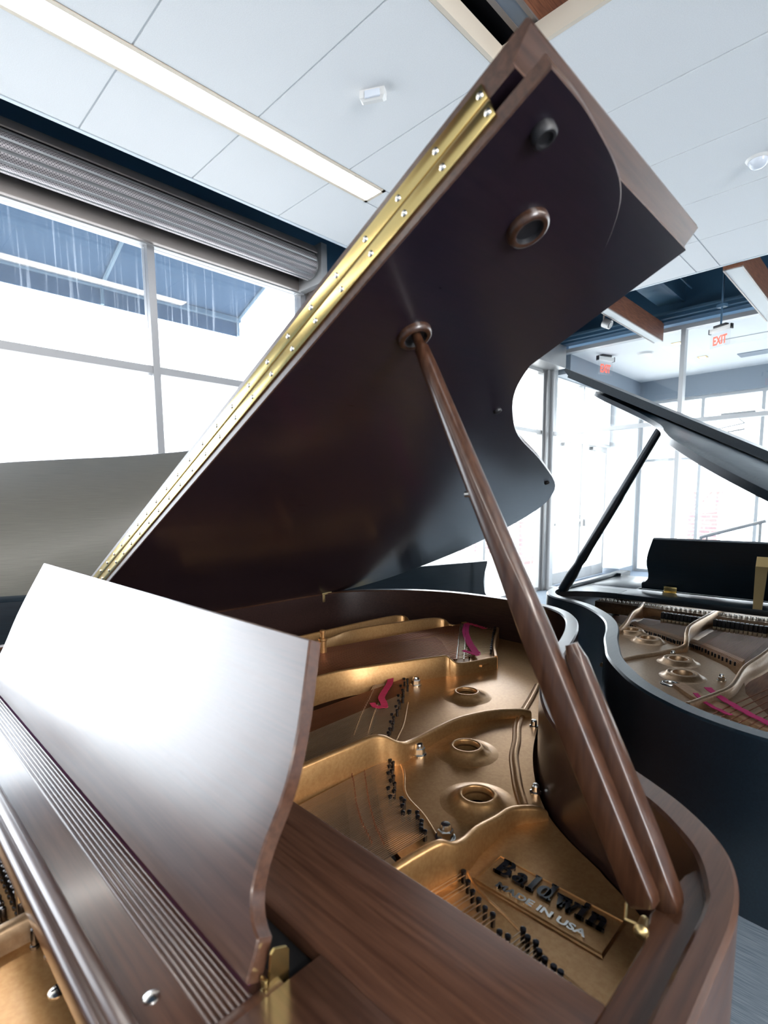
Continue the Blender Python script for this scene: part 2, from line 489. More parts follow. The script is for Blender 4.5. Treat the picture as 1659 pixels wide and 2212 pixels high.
# pipe run and hanger rods
m = MB(); m.box(-3.85, 7.05, 3.44, 3.0, 7.12, 3.49); m.box(-3.85, 7.12, 3.42, 7.2, 7.26, 4.3)
struct(m.build('trim_3', 'navy_paint', smooth=0))
m = MB(); m.box(-3.85, 7.0, 3.475, 3.0, 7.05, 3.50); struct(m.build('trim_4', 'navy_pale', smooth=0))
m = MB(); m.tube([(-1.95, 6.3, 3.3 + 0.35), (-1.95, 6.3, 4.3)], 0.008); m.tube([(-1.95, 6.3, 3.66), (-1.95, 6.9, 3.66)], 0.008)
tag(m.build('hanger_rod', 'navy_paint'), 'thin dark hanger rod beside the boxed duct under the dark ceiling', 'rod')

# ceiling motion sensors
t = empty('motion_sensor', (-1.955, 1.935, H), R(30), label='small white wedge-shaped motion sensor on the ceiling near the linear light', cat='sensor')
m = MB(); m.prism([(-0.06, -0.022), (0.06, -0.022), (0.06, 0.022), (-0.06, 0.022)], -0.045, 0, inset_bot=0.012, rise_bot=0.012); m.build('housing', 'plastic_white', t)
m = MB(); m.box(-0.035, -0.03, -0.04, 0.04, -0.018, -0.008, 0.004); m.build('lens', 'lens_clear', t)
t = empty('occupancy_sensor', (-0.775, 3.84, H), label='round white domed occupancy sensor at the right edge of the ceiling', cat='sensor')
m = MB(); m.lathe([(0.0, -0.012), (0.055, -0.012), (0.066, 0)]); m.build('base', 'plastic_white', t)
m = MB(); m.lathe([(0.0, -0.052), (0.02, -0.05), (0.036, -0.042), (0.048, -0.026), (0.052, -0.010), (0.0, -0.01)]); m.build('lens_dome', 'lens_clear', t)
t = empty('spot_lamp', (-2.5, 5.9, 3.2), label='small round metal spotlight peeping out beside the beam by the lid', cat='lamp')
m = MB(); m.tube([(0, 0, 0.0), (0.07, 0.0, -0.04)], 0.045, 16); m.tube([(0, 0, 0.02), (0, 0, 0.9)], 0.01); m.build('lamp_can', 'alu', t)
m = MB(); m.tube([(0.071, 0.0, -0.0406), (0.075, 0, -0.043)], 0.036, 16); m.build('lamp_face', 'dark_glass', t)


# ---------------------------------------------------------------- glazing
def glazing(name, axis, c, a0, a1, z0, z1, mull, trans, fm='alu', gm='glass', fw=0.055, dp=0.09, cat=None, structure=True, extra=None):
    """axis 'y': plane x=c running along y ; axis 'x': plane y=c running along x"""
    def bx(mb, u0, u1, w0, w1, d=None):
        d = d or dp
        if axis == 'y': mb.box(c - d / 2, u0, w0, c + d / 2, u1, w1)
        else: mb.box(u0, c - d / 2, w0, u1, c + d / 2, w1)
    t = empty(name)
    if structure: t['kind'] = 'structure'
    m = MB()
    bx(m, a0, a1, z0, z0 + fw); bx(m, a0, a1, z1 - fw, z1); bx(m, a0, a0 + fw, z0 + fw, z1 - fw); bx(m, a1 - fw, a1, z0 + fw, z1 - fw)
    m.build('window_frame', fm, t, 0)
    for q in mull:
        m = MB(); bx(m, q - fw / 2, q + fw / 2, z0 + fw, z1 - fw); m.build('mullion', fm, t, 0)
    es = [a0 + fw] + [x for q in mull for x in (q - fw / 2, q + fw / 2)] + [a1 - fw]
    for q in trans:
        m = MB()
        for k in range(0, len(es), 2): bx(m, es[k], es[k + 1], q - fw / 2, q + fw / 2, dp * 0.8)
        m.build('transom', fm, t, 0)
    zs = [z0 + fw] + [x for q in sorted(trans) for x in (q - fw / 2, q + fw / 2)] + [z1 - fw]
    for k in range(0, len(es), 2):
        for l in range(0, len(zs), 2):
            m = MB(); bx(m, es[k], es[k + 1], zs[l], zs[l + 1], 0.006); m.build('pane', gm, t, 0)
    return t


# big left window (bays of about 2.1 m): visible mullion at y = 1.65
glazing('window_1', 'y', XW, -3.1, 2.96, 0.78, 3.13, [-2.55, -0.45, 1.65], [2.26], 'alu_pale', 'glass_dusty', fw=0.05)
m = MB(); m.box(XW + 0.02, -3.1, 3.085, XW + 0.09, 2.97, 3.185, 0.004); m.box(XW + 0.045, 2.96, 0.78, XW + 0.1, 3.02, 3.185, 0.004)
struct(m.build('trim_5', 'alu_warm'))
m = MB(); m.tube([(XW + 0.1, -2.6, 3.06), (XW + 0.1, 2.9, 3.06)], 0.006)
tag(m.build('conduit_pipe', 'alu'), 'thin metal rod running along the window head below the rolling shutter', 'pipe')
glazing('window_2', 'y', XW, 4.3, 7.16, 0.0, 3.14, [5.7], [2.28], 'alu', 'glass', fw=0.05)
# soffit box over window_2 and over the vestibule side
m = MB(); m.box(XW - 0.05, 4.3, 3.13, XW + 0.3, YG - 0.05, 3.42); struct(m.build('trim_6', 'alu', smooth=0))
# corner column
m = MB(); m.box(XW - 0.06, 7.16, 0, XW + 0.09, 7.42, 3.42, 0.004); m.box(XW + 0.02, 7.1, 0, XW + 0.05, 7.16, 3.14)
struct(m.build('trim_7', 'alu'))

# rolling shutter above the left window
t = empty('rolling_shutter', (-3.62, -2.6, 3.20), label='rolled perforated metal shutter along the head of the left window', cat='shutter')
b = bmesh.new(); uvl = b.loops.layers.uv.new('UVMap')
cz, cr = 0, 0.098
prof = []
arc = 0
for k in range(0, 61):
    a = R(-150 + k * 5.2)
    rr = cr + 0.007 * abs(math.sin(k * PI / 6)) ** 0.5
    prof.append((math.cos(a) * rr, math.sin(a) * rr + 0.02, k))
Y0, Y1 = -5.4, 5.44
prev = None
dist = 0
for i in range(len(prof) - 1):
    p, q = prof[i], prof[i + 1]
    d2 = dist + math.hypot(q[0] - p[0], q[1] - p[1])
    vs = [b.verts.new((p[0], Y0, p[1])), b.verts.new((p[0], Y1, p[1])), b.verts.new((q[0], Y1, q[1])), b.verts.new((q[0], Y0, q[1]))]
    f = b.faces.new(vs)
    f.material_index = 1 if i % 6 in (0, 5) else 0
    for l, uv in zip(f.loops, ((Y0, dist), (Y1, dist), (Y1, d2), (Y0, d2))): l[uvl].uv = uv
    dist = d2
me = bpy.data.meshes.new('slat_roll'); b.to_mesh(me); b.free(); me.materials.append(M['perforated']); me.materials.append(M['alu'])
o = bpy.data.objects.new('slat_roll', me); S.collection.objects.link(o); o.parent = t
m = MB(); m.box(-0.24, 5.46, -0.13, 0.13, 5.52, 0.17, 0.003); m.tube([(0, 5.3, 0.02), (0, 5.47, 0.02)], 0.092, 24); m.build('end_bracket', 'alu', t)
m = MB(); m.box(-0.24, Y0, 0.150, 0.06, Y1, 0.160); m.loft([[(0.06, yy, 0.160), (0.06, yy, 0.150), (0.105, yy, 0.085), (0.112, yy, 0.090)] for yy in (Y0, Y1)]); m.box(-0.24, Y0, -0.09, -0.20, Y1, 0.150)
m.build('hood', 'alu_warm', t)

# canopy outside the left window
t = empty('awning', (-4.4, 0, 3.0), label='dark blue fabric awning outside the left window', cat='awning')
m = MB()
m.loft([[(0.38, -8, 0.55), (-0.62, -8, 0.17), (-0.62, -8, 0.16), (0.38, -8, 0.54)], [(0.38, 3.0, 0.55), (-0.62, 3.0, 0.17), (-0.62, 3.0, 0.16), (0.38, 3.0, 0.54)]])
m.box(-0.63, -8, 0.0, -0.615, 3.02, 0.15)
m.build('canopy_cloth', 'canopy_blue', t, 0)
m = MB(); m.box(-0.615, -8, 0.13, -0.57, 3.02, 0.17)
m.build('front_tube', 'canopy_edge', t, 0)
for yy in (-4.4, -1.3, 1.72, 3.0):
    m = MB(); m.tube([(-0.6, yy, 0.15), (0.36, yy, 0.52)], 0.016, 8); m.tube([(-0.6, yy, 0.0), (-0.6, yy, 0.15)], 0.014); m.build('awning_arm', 'canopy_edge', t)

# glass wall between room and vestibule
glazing('window_3', 'x', YG, -3.79, 7.2, 0.0, 3.385, [-2.11, -0.45, 1.2, 2.86, 4.5], [2.26], 'alu_white', 'glass', fw=0.05, dp=0.1)

# vestibule
m = MB(); m.box(-3.6, YG + 0.06, 3.36, 7.2, 10.3, 3.5); struct(m.build('ceiling_vestibule', 'white_paint', smooth=0))
m = MB(); m.box(-3.9, YG + 0.13, 3.1, -3.6, 10.3, 3.5); struct(m.build('trim_8', 'grey_panel', smooth=0))
m = MB(); m.box(-3.62, 10.15, 3.02, 7.2, 10.35, 3.36); struct(m.build('trim_9', 'grey_panel', smooth=0))
m = MB(); m.box(-4.0, 9.55, 0.0, -3.62, 10.35, 3.4); struct(m.build('wall_vestibule', 'white_paint', smooth=0))
m = MB(); m.box(-3.615, 9.55, 0.0, -3.60, 10.2, 0.1); m.box(-4.0, 9.535, 0, -3.60, 9.55, 0.1); struct(m.build('baseboard_vestibule', 'grey_panel', smooth=0))
glazing('window_4', 'y', XW, 7.42, 9.52, 2.2, 3.14, [8.43], [], 'alu_white', 'glass', fw=0.05)
# street doors in the facade
t = empty('door_1'); t['kind'] = 'structure'
for (a0, a1) in ((7.46, 8.43), (8.47, 9.44)):
    m = MB()
    m.box(XW - 0.025, a0, 0.02, XW + 0.025, a0 + 0.06, 2.2); m.box(XW - 0.025, a1 - 0.06, 0.02, XW + 0.025, a1, 2.2)
    m.box(XW - 0.025, a0 + 0.06, 0.02, XW + 0.025, a1 - 0.06, 0.2); m.box(XW - 0.025, a0 + 0.06, 2.12, XW + 0.025, a1 - 0.06, 2.2)
    lf = m.build('door_leaf', 'alu', t, 0)
    m = MB(); m.box(XW - 0.003, a0 + 0.06, 0.2, XW + 0.003, a1 - 0.06, 2.12); m.build('pane', 'glass', lf, 0)
    m = MB(); m.box(XW + 0.06, a0 + 0.05, 0.93, XW + 0.085, a1 - 0.05, 0.97); m.box(XW + 0.02, a1 - 0.1 if a0 < 8 else a0 + 0.02, 0.89, XW + 0.1, a1 - 0.02 if a0 < 8 else a0 + 0.1, 1.01, 0.004); m.build('push_bar', 'alu', lf)
    m = MB(); m.box(XW + 0.02, a0 + 0.3, 2.13, XW + 0.07, a0 + 0.62, 2.18, 0.003); m.build('door_closer', 'alu', lf)
glazing('window_5', 'x', 10.28, -3.6, 7.2, 0.0, 3.02, [-2.98, -2.62, -1.78, -0.9, 0.0, 1.2], [2.0], 'alu_white', 'glass', fw=0.05)
t = empty('door_2'); t['kind'] = 'structure'
m = MB(); m.box(-2.33, 10.12, 2.61, -1.86, 10.2, 2.68, 0.004); m.build('closer_body', 'alu', t)
m = MB(); m.tube([(-2.1, 10.12, 2.6), (-1.95, 9.9, 2.47)], 0.01); m.tube([(-1.95, 9.9, 2.47), (-2.45, 9.95, 2.40)], 0.01); m.build('closer_arm', 'alu', t)
m = MB(); m.tube([(-2.4, 9.7, 2.3), (-1.9, 9.7, 2.36)], 0.012); m.build('door_handle', 'alu', t)

# vestibule downlights, vent and panels
dl = []
for i, (x, y, lab) in enumerate(((-2.38, 7.95, 'small warm downlight in the vestibule ceiling beside the mullion'), (-2.34, 8.98, 'small warm downlight in the vestibule ceiling below the exit sign'))):
    t = empty('downlight', (x, y, 3.358), label=lab, cat='ceiling light', group='vestibule downlights')
    m = MB(); m.box(-0.06, -0.06, -0.004, 0.06, 0.06, 0.002); m.build('trim_frame', 'brass_old', t, 0)
    m = MB(); m.box(-0.035, -0.035, -0.007, 0.035, 0.035, -0.003); m.build('lamp_glow', 'spot_glow', t, 0)
m = MB(); m.box(-1.95, 9.15, 3.35, -1.4, 9.4, 3.36)
tag(m.build('ceiling_vent', 'grey_panel', smooth=0), 'grey slotted air vent in the vestibule ceiling at the right edge', 'vent')
m = MB(); m.lathe([(0.0, -0.03), (0.09, -0.025), (0.11, 0)], (-2.85, 8.15, 3.36))
tag(m.build('smoke_detector', 'plastic_white'), 'flat round white detector on the vestibule ceiling', 'detector')
m = MB(); m.box(-1.95, 8.2, 3.352, -1.35, 8.5, 3.36)
tag(m.build('access_panel', 'alu_white', smooth=0), 'framed rectangular panel in the vestibule ceiling behind the exit sign', 'panel')


def exit_sign(loc, rz, label, pole):
    t = empty('exit_sign', loc, rz, label=label, cat='sign')
    m = MB(); m.box(-0.15, -0.02, 0.0, 0.15, 0.02, 0.055, 0.004); m.build('light_bar', 'plastic_white', t)
    for xe in (-0.16, 0.148):
        m = MB(); m.box(xe, -0.024, -0.005, xe + 0.012, 0.024, 0.06, 0.003); m.build('end_cap', 'rubber', t)
    m = MB(); m.box(-0.14, -0.003, -0.19, 0.14, 0.003, 0.0); m.build('sign_panel', 'sign_glass', t, 0)
    me = text_mesh('EXIT', 0.155, 0.0015, 0.004); me.materials.append(M['exit_red'])
    o = bpy.data.objects.new('lettering', me); S.collection.objects.link(o); o.parent = t
    xs = [v.co.x for v in me.vertices]; wd = (max(xs) + min(xs)) / 2
    o.scale = (0.62, 1, 1); o.rotation_euler = (R(90), 0, 0); o.location = (-wd * 0.62, -0.005, -0.160)
    if pole: t.scale = (0.72, 0.72, 0.72)
    m = MB(); m.box(-0.09, -0.03, 0.055, 0.09, 0.03, 0.085, 0.003); m.build('canopy', 'rubber', t)
    if pole:
        m = MB(); m.tube([(0, 0, 0.085), (0, 0, pole)], 0.012, 10); m.box(-0.05, -0.04, 0.30, 0.05, 0.04, 0.34); m.build('pole', 'navy_paint', t)
    return t


exit_sign((-1.425, 6.0, 2.90), R(-25), 'hanging edge-lit EXIT sign with red letters on a dark pole', 1.4 / 0.72)
exit_sign((-3.28, 7.85, 3.28), R(70), 'small red EXIT sign under the vestibule ceiling near the corner column', 0)

# stair handrail outside the vestibule
t = empty('handrail', (-2.0, 8.7, 0), label='bright metal handrail with bent end behind the black piano music desk', cat='handrail')
m = MB(); m.tube(spline([(-0.21, 0.22, 0.62), (-0.225, 0.22, 0.69), (-0.205, 0.22, 0.745), (-0.15, 0.225, 0.775), (0.56, 0.3, 1.01)], 6), 0.024, 10); m.build('rail', 'alu', t)
m = MB(); m.tube([(-0.13, 0.225, 0), (-0.13, 0.225, 0.775)], 0.012); m.build('rail_post', 'alu', t)
m = MB(); m.tube([(0.50, 0.293, 0), (0.50, 0.293, 0.975)], 0.02); m.build('rail_post', 'alu', t)

# outdoors
m = MB(); m.box(-40, -30, -0.25, -4.03, 40, -0.12); m.box(-4.03, 11.4, -0.25, 30, 40, -0.12); struct(m.build('ground', 'pavement', smooth=0))


def brickwall(x0, y0, x1, y1, h, label, cap=True):
    t = empty('brick_wall', ((x0 + x1) / 2, (y0 + y1) / 2, -0.12), label=label, cat='wall')
    hx, hy = (x1 - x0) / 2, (y1 - y0) / 2
    m = MB(); m.box(-hx, -hy, 0, hx, hy, h); m.build('brickwork', 'brick', t, 0)
    if cap:
        m = MB(); m.box(-hx - 0.03, -hy - 0.03, h, hx + 0.03, hy + 0.03, h + 0.08); m.build('coping', 'stone_pale', t, 0)


brickwall(-9.2, 12.2, -8.0, 14.0, 1.0, 'low brick wall outside seen behind the piano tail', False)
brickwall(-6.4, 10.5, -6.0, 11.1, 0.95, 'short brick pier outside left of the corner column')
brickwall(-4.3, 16, -3.6, 16.4, 1.6, 'brick gate pier outside seen beneath the black piano lid')

# ================================================================== GRAND PIANOS
# local frame: x from bass hinge line (0) to treble side, y from keyboard to tail, z from the floor; rim top z = 1.0
ZR = 1.0


def LW(P, z=None):   # world measured relative to the camera -> near piano local
    return (P[0] + 1.556, P[1], P[2] + 1.35)


def rim(t, outer, thick, m_out, yf, zb=0.71):
    """open U band"""
    O = [Vector(p) for p in outer]; n = len(O); I = []
    for i in range(n):
        tg = (O[min(i + 1, n - 1)] - O[max(i - 1, 0)]).normalized()
        nn = Vector((tg.y, -tg.x))   # inward for bass->tail->treble order
        k = thick(O[i])
        I.append(O[i] + nn * k)
    mb = MB(); rings = []
    for o, i in zip(O, I):
        d = (i - o).normalized()
        a1 = o + d * 0.004; b1 = i - d * 0.0035
        rings.append([(o.x, o.y, zb), (o.x, o.y, ZR - 0.004), (a1.x, a1.y, ZR), (b1.x, b1.y, ZR), (i.x, i.y, ZR - 0.004), (i.x, i.y, zb + 0.02)])
    mb.loft(rings)
    for k, f in enumerate(mb.b.faces[:len(mb.b.faces)] if False else list(mb.b.faces)):
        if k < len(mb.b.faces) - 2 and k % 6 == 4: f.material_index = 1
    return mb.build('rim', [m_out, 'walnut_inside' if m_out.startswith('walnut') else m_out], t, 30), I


def arm(t, x0, x1, yf, m_out):
    """scrolled cheek at the keyboard end"""
    pr = spline([(yf + 0.12, ZR), (yf + 0.02, ZR), (yf + 0.002, ZR - 0.006), (yf + 0.02, ZR - 0.07), (yf + 0.026, ZR - 0.125), (yf + 0.008, ZR - 0.19), (yf - 0.05, ZR - 0.215), (yf - 0.07, ZR - 0.23), (yf - 0.07, 0.71)], 5)
    pr.append((yf + 0.12, 0.71))
    mb = MB(); mb.loft([[(x0, p[0], p[1]) for p in pr], [(x1, p[0], p[1]) for p in pr]])
    return mb.build('arm', m_out, t, 30)


def leg(t, x, y, mt):
    mb = MB()
    mb.box(x - 0.065, y - 0.065, 0.60, x + 0.065, y + 0.065, 0.71, 0.006)
    mb.loft([[(x + sx * w_, y + sy * w_, z) for sx, sy in ((-1, -1), (1, -1), (1, 1), (-1, 1))] for w_, z in ((0.032, 0.06), (0.058, 0.60))])
    lg = mb.build('leg', mt, t, 30)
    mb = MB(); mb.lathe([(0.0, -0.012), (0.03, -0.012), (0.03, 0.012), (0, 0.012)], (x, y, 0.03), (1, 0, 0), 16); mb.tube([(x, y, 0.03), (x, y, 0.06)], 0.012)
    mb.build('caster', 'brass_old', lg)


def underparts(t, mt, yt, wx=1.447, yf=-0.2):
    mb = MB(); mb.box(0.02, yf - 0.05, 0.66, wx - 0.02, 0.20, 0.71); mb.build('keybed', mt, t, 0)
    leg(t, 0.09, 0.05, mt); leg(t, wx - 0.09, 0.05, mt); leg(t, 0.45, yt - 0.28, mt)
    ly = empty('pedal_lyre', (0, 0, 0)); ly.parent = t
    mb = MB(); mb.box(wx / 2 - 0.12, 0.10, 0.10, wx / 2 - 0.09, 0.14, 0.66); mb.box(wx / 2 + 0.09, 0.10, 0.10, wx / 2 + 0.12, 0.14, 0.66); mb.box(wx / 2 - 0.16, 0.06, 0.07, wx / 2 + 0.16, 0.18, 0.13, 0.006)
    mb.build('lyre_frame', mt, ly, 0)
    for k in (-0.07, 0, 0.07):
        mb = MB(); mb.box(wx / 2 + k - 0.014, -0.08, 0.075, wx / 2 + k + 0.014, 0.07, 0.087, 0.003); mb.build('pedal', 'brass', ly)
    mb = MB(); mb.box(0.03, yf + 0.05, ZR - 0.11, wx - 0.03, yf + 0.22, ZR - 0.06, 0.01); mb.build('fallboard', mt, t)


def music_desk(t, cx, y0, z0, hw, mt, prof, lean, thick=0.015):
    """prof: (half width, height along the board)"""
    pts = [(h, s) for h, s in prof] + [(-h, s) for h, s in prof[::-1]]
    pts = [(p[0], p[1]) for p in pts]
    mb = MB(); mb.prism(pts, 0, thick, inset_top=0.0015, drop_top=0.0015, inset_bot=0.0015, rise_bot=0.0015)
    # prism lies in local xy; stand it up: local y -> up along the leaning board, local z -> to the back
    o = mb.build('music_desk', mt, t, 30, loc=(cx, y0, z0), rot=(R(90) - lean, 0, 0))
    return o


def lid_parts(t, th, outline, yfront, yflap, mt, bev=0.02, wmax=1.501):
    lp = empty('lid', (0, 0, ZR)); lp.parent = t; lp.rotation_euler = (0, -th, 0)
    mb = MB(); mb.prism(outline, 0.0, 0.022, inset_top=bev, drop_top=0.009, inset_bot=0.0012, rise_bot=0.0012)
    for f in mb.b.faces:
        f.normal_update(); f.material_index = 0 if abs(f.normal.z) > 0.97 else 1
    mb.build('lid_board', mt, lp, 30)
    return lp


DESKP = [(0.4955, 0.0), (0.4950, 0.020), (0.4935, 0.029)] + [(p[0], p[1]) for p in spline([(0.4925, 0.031, 0), (0.4835, 0.0355, 0), (0.4760, 0.043, 0), (0.4700, 0.054, 0), (0.4672, 0.070, 0), (0.4672, 0.088, 0), (0.4690, 0.106, 0), (0.4705, 0.125, 0), (0.4690, 0.150, 0), (0.4610, 0.190, 0), (0.4420, 0.2535, 0)], 4)]

# ------------------------------------------------------------------ near walnut piano
BR = empty('grand_piano', (-1.556, 0, 0), label='open walnut grand piano with gold iron plate, nearest in the foreground', cat='piano')
TH = R(25.66)
YF = -0.2
outer_b = [(-0.03, YF + 0.1), (-0.03, 0.5), (-0.03, 1.0), (-0.028, 1.24), (0.0, 1.36), (0.08, 1.47), (0.19, 1.56), (0.34, 1.62), (0.52, 1.635), (0.70, 1.622), (0.80, 1.575), (0.87, 1.50), (0.925, 1.40), (0.975, 1.27), (1.015, 1.14), (1.055, 1.03),
           (1.10, 0.93), (1.15, 0.845), (1.205, 0.775), (1.258, 0.733), (1.33, 0.694), (1.395, 0.652), (1.44, 0.607), (1.465, 0.558), (1.4765, 0.50), (1.478, 0.42), (1.478, 0.2), (1.478, YF + 0.1)]
outer_b = [(p[0], p[1]) for p in spline([(a, c, 0) for a, c in outer_b], 5)]


def th_b(p):
    # cheek 25 mm, bent side 36 mm
    return 0.024 if (p.x > 1.42 and p.y < 0.52) else (0.024 + (0.036 - 0.024) * min(1, max(0, (p.y - 0.5) / 0.12)) if p.x > 1.3 and p.y < 0.7 else 0.034)


rimo, inner_b = rim(BR, outer_b, th_b, 'walnut_y', YF)
arm(BR, -0.03, 0.02, YF, 'walnut_y'); arm(BR, 1.43, 1.478, YF, 'walnut_y')
underparts(BR, 'walnut_x', 1.63)

# inner rim ledge and treble cheek block carrying the prop
mb = MB()
mb.prism([(1.425, -0.1), (1.4535, -0.1), (1.4535, 0.50), (1.447, 0.548), (1.436, 0.575), (1.425, 0.545), (1.418, 0.47), (1.425, 0.43)], ZR - 0.13, ZR - 0.013, inset_top=0.002, drop_top=0.002)
mb.build('cheek_block', 'walnut_y', BR)

# soundboard and case bottom
inn = [(p.x, p.y) for p in inner_b]
mb = MB(); mb.prism([(x, y) for x, y in inn], 0.775, 0.80); mb.build('soundboard', 'soundboard', BR, 0)
mb = MB(); mb.prism([(x, y) for x, y in inn], 0.712, 0.73); mb.build('case_bottom', 'walnut_y', BR, 0)


def inner_segment(y_from, x_side, off):
    """part of the inner rim curve, shifted inward by off"""
    out = []
    n = len(inner_b)
    for i in range(n):
        tg = (inner_b[min(i + 1, n - 1)] - inner_b[max(i - 1, 0)]).normalized(); nn = Vector((tg.y, -tg.x))
        p = inner_b[i] + nn * off
        out.append((p.x, p.y))
    return out


ZP = 0.86
# web of the iron plate, treble side and tail: front edge then along the rim
seg = inner_segment(0, 0, 0.008)
seg = [p for p in seg if (p[1] > 0.44 and p[0] > 0.3) or (p[0] > 0.10 and p[1] > 1.35)]
front_edge = [(1.40, 0.435), (1.30, 0.45), (1.18, 0.475), (1.08, 0.504), (1.044, 0.524), (0.979, 0.572), (0.928, 0.614), (0.884, 0.650), (0.83, 0.70), (0.783, 0.746), (0.719, 0.820), (0.648, 0.892), (0.60, 0.95), (0.575, 1.06), (0.60, 1.14),
              (0.655, 1.235), (0.60, 1.30), (0.50, 1.37), (0.40, 1.46), (0.33, 1.50), (0.26, 1.46)]
poly = seg + front_edge
HOLES = [(0.797, 1.060), (0.972, 0.817), (1.087, 0.688)]
HR = 0.0255


def plate_with_holes(poly, holes, z0, z1, name, mt, t, hr=HR):
    """flat plate with round holes: triangulated fill of top and bottom"""
    b = bmesh.new()
    loops = [poly] + [[(hx + hr * math.cos(2 * PI * k / 32), hy + hr * math.sin(2 * PI * k / 32)) for k in range(32)] for hx, hy in holes]
    for z in (z0, z1):
        es = []
        for lp in loops:
            vs = [b.verts.new((p[0], p[1], z)) for p in lp]
            es += [b.edges.new((vs[i], vs[(i + 1) % len(vs)])) for i in range(len(vs))]
        bmesh.ops.triangle_fill(b, edges=es, use_beauty=True)
    for lp in loops:
        n = len(lp)
        for i in range(n):
            p, q = lp[i], lp[(i + 1) % n]
            b.faces.new([b.verts.new(v) for v in ((p[0], p[1], z0), (q[0], q[1], z0), (q[0], q[1], z1), (p[0], p[1], z1))])
    bmesh.ops.remove_doubles(b, verts=b.verts[:], dist=1e-6)
    mb = MB(); mb.b.free(); mb.b = b
    return mb.build(name, mt, t, 30)


plate_with_holes(poly, HOLES, ZP - 0.012, ZP, 'iron_plate', 'plate_gold', BR)
# raised collars round the holes
for hx, hy in HOLES:
    mb = MB(); mb.lathe([(HR - 0.001, 0.004), (HR - 0.001, 0.012), (HR + 0.0005, 0.0145), (HR + 0.004, 0.0145), (HR + 0.008, 0.011), (HR + 0.014, 0.005), (HR + 0.024, 0.0012), (HR + 0.036, 0.0001), (HR + 0.036, -0.004)], (hx, hy, ZP), sides=40, closed_prof=True)
    mb.build('plate_hole_collar', 'plate_gold', BR, 60)


def strut(t, path, name, mt, zb=0.85):
    """rib of the plate: (x, y, ztop, halfwidth)"""
    P = spline([(a, c, d) for a, c, d, e in path], 6); Wd = spline([(e, 0, 0) for a, c, d, e in path], 6)
    rings = []
    for i, p in enumerate(P):
        p = Vector(p); a = Vector(P[max(i - 1, 0)]); c = Vector(P[min(i + 1, len(P) - 1)])
        tg = Vector((c.x - a.x, c.y - a.y, 0)).normalized(); nn = Vector((-tg.y, tg.x, 0)); hw = Wd[i][0]
        k = min(hw * 0.6, 0.004)
        b0, b1 = hw * 1.35, hw * 0.92
        rings.append([tuple(Vector((p.x, p.y, zb)) + nn * b0), tuple(Vector((p.x, p.y, max(zb + 0.001, min(zb + 0.012, p.z - 0.006)))) + nn * b1), tuple(Vector((p.x, p.y, p.z - k)) + nn * hw * 0.85), tuple(Vector((p.x, p.y, p.z - k * 0.25)) + nn * (hw * 0.85 - k * 0.7)), tuple(Vector((p.x, p.y, p.z)) + nn * max(0.0003, hw * 0.85 - k * 1.3)),
                      tuple(Vector((p.x, p.y, p.z)) - nn * max(0.0003, hw * 0.85 - k * 1.3)), tuple(Vector((p.x, p.y, p.z - k * 0.25)) - nn * (hw * 0.85 - k * 0.7)), tuple(Vector((p.x, p.y, p.z - k)) - nn * hw * 0.85), tuple(Vector((p.x, p.y, max(zb + 0.001, min(zb + 0.012, p.z - 0.006)))) - nn * b1), tuple(Vector((p.x, p.y, zb)) - nn * b0)])
    mb = MB(); mb.loft(rings)
    return mb.build(name, mt, t, 50)


def sw(L, hw):
    return [(x + 1.556, y, z + 1.35, hw) for x, y, z in L]


# strut between tenor and treble (leftmost of the two curved ones)
strut(BR, sw([(-0.672, 0.10, -0.425), (-0.674, 0.40, -0.425), (-0.673, 0.52, -0.425), (-0.670, 0.60, -0.425), (-0.668, 0.643, -0.4255), (-0.661, 0.668, -0.431), (-0.651, 0.697, -0.449), (-0.655, 0.74, -0.460), (-0.663, 0.845, -0.465), (-0.658, 0.91, -0.466), (-0.636, 0.985, -0.469), (-0.60, 1.04, -0.472), (-0.583, 1.06, -0.478)], 0.009), 'plate_strut', 'plate_gold')
strut(BR, sw([(-0.398, 0.10, -0.425), (-0.400, 0.30, -0.425), (-0.401, 0.41, -0.425), (-0.397, 0.47, -0.4255), (-0.393, 0.497, -0.4275), (-0.388, 0.515, -0.437), (-0.391, 0.545, -0.446), (-0.398, 0.585, -0.452), (-0.399, 0.635, -0.460), (-0.397, 0.675, -0.463), (-0.378, 0.708, -0.468), (-0.368, 0.725, -0.478)], 0.008), 'plate_strut', 'plate_gold')
# bass section: wall of the raised bass frame (two side walls, end wall)
strut(BR, sw([(-1.02, 0.30, -0.43), (-1.015, 0.60, -0.43), (-1.011, 0.83, -0.43), (-0.973, 0.952, -0.43), (-0.908, 1.114, -0.43), (-0.893, 1.15, -0.432), (-0.873, 1.165, -0.449), (-0.86, 1.20, -0.455), (-0.83, 1.30, -0.455)], 0.007), 'plate_strut', 'plate_gold')
strut(BR, sw([(-1.30, 0.60, -0.435), (-1.295, 0.95, -0.435), (-1.295, 1.06, -0.435), (-1.31, 1.20, -0.433), (-1.215, 1.49, -0.43), (-1.165, 1.52, -0.45), (-1.14, 1.545, -0.455)], 0.006), 'plate_strut', 'plate_gold')
strut(BR, sw([(-1.40, 0.70, -0.44), (-1.395, 1.05, -0.44), (-1.355, 1.43, -0.432), (-1.30, 1.45, -0.45)], 0.006), 'plate_strut', 'plate_gold')
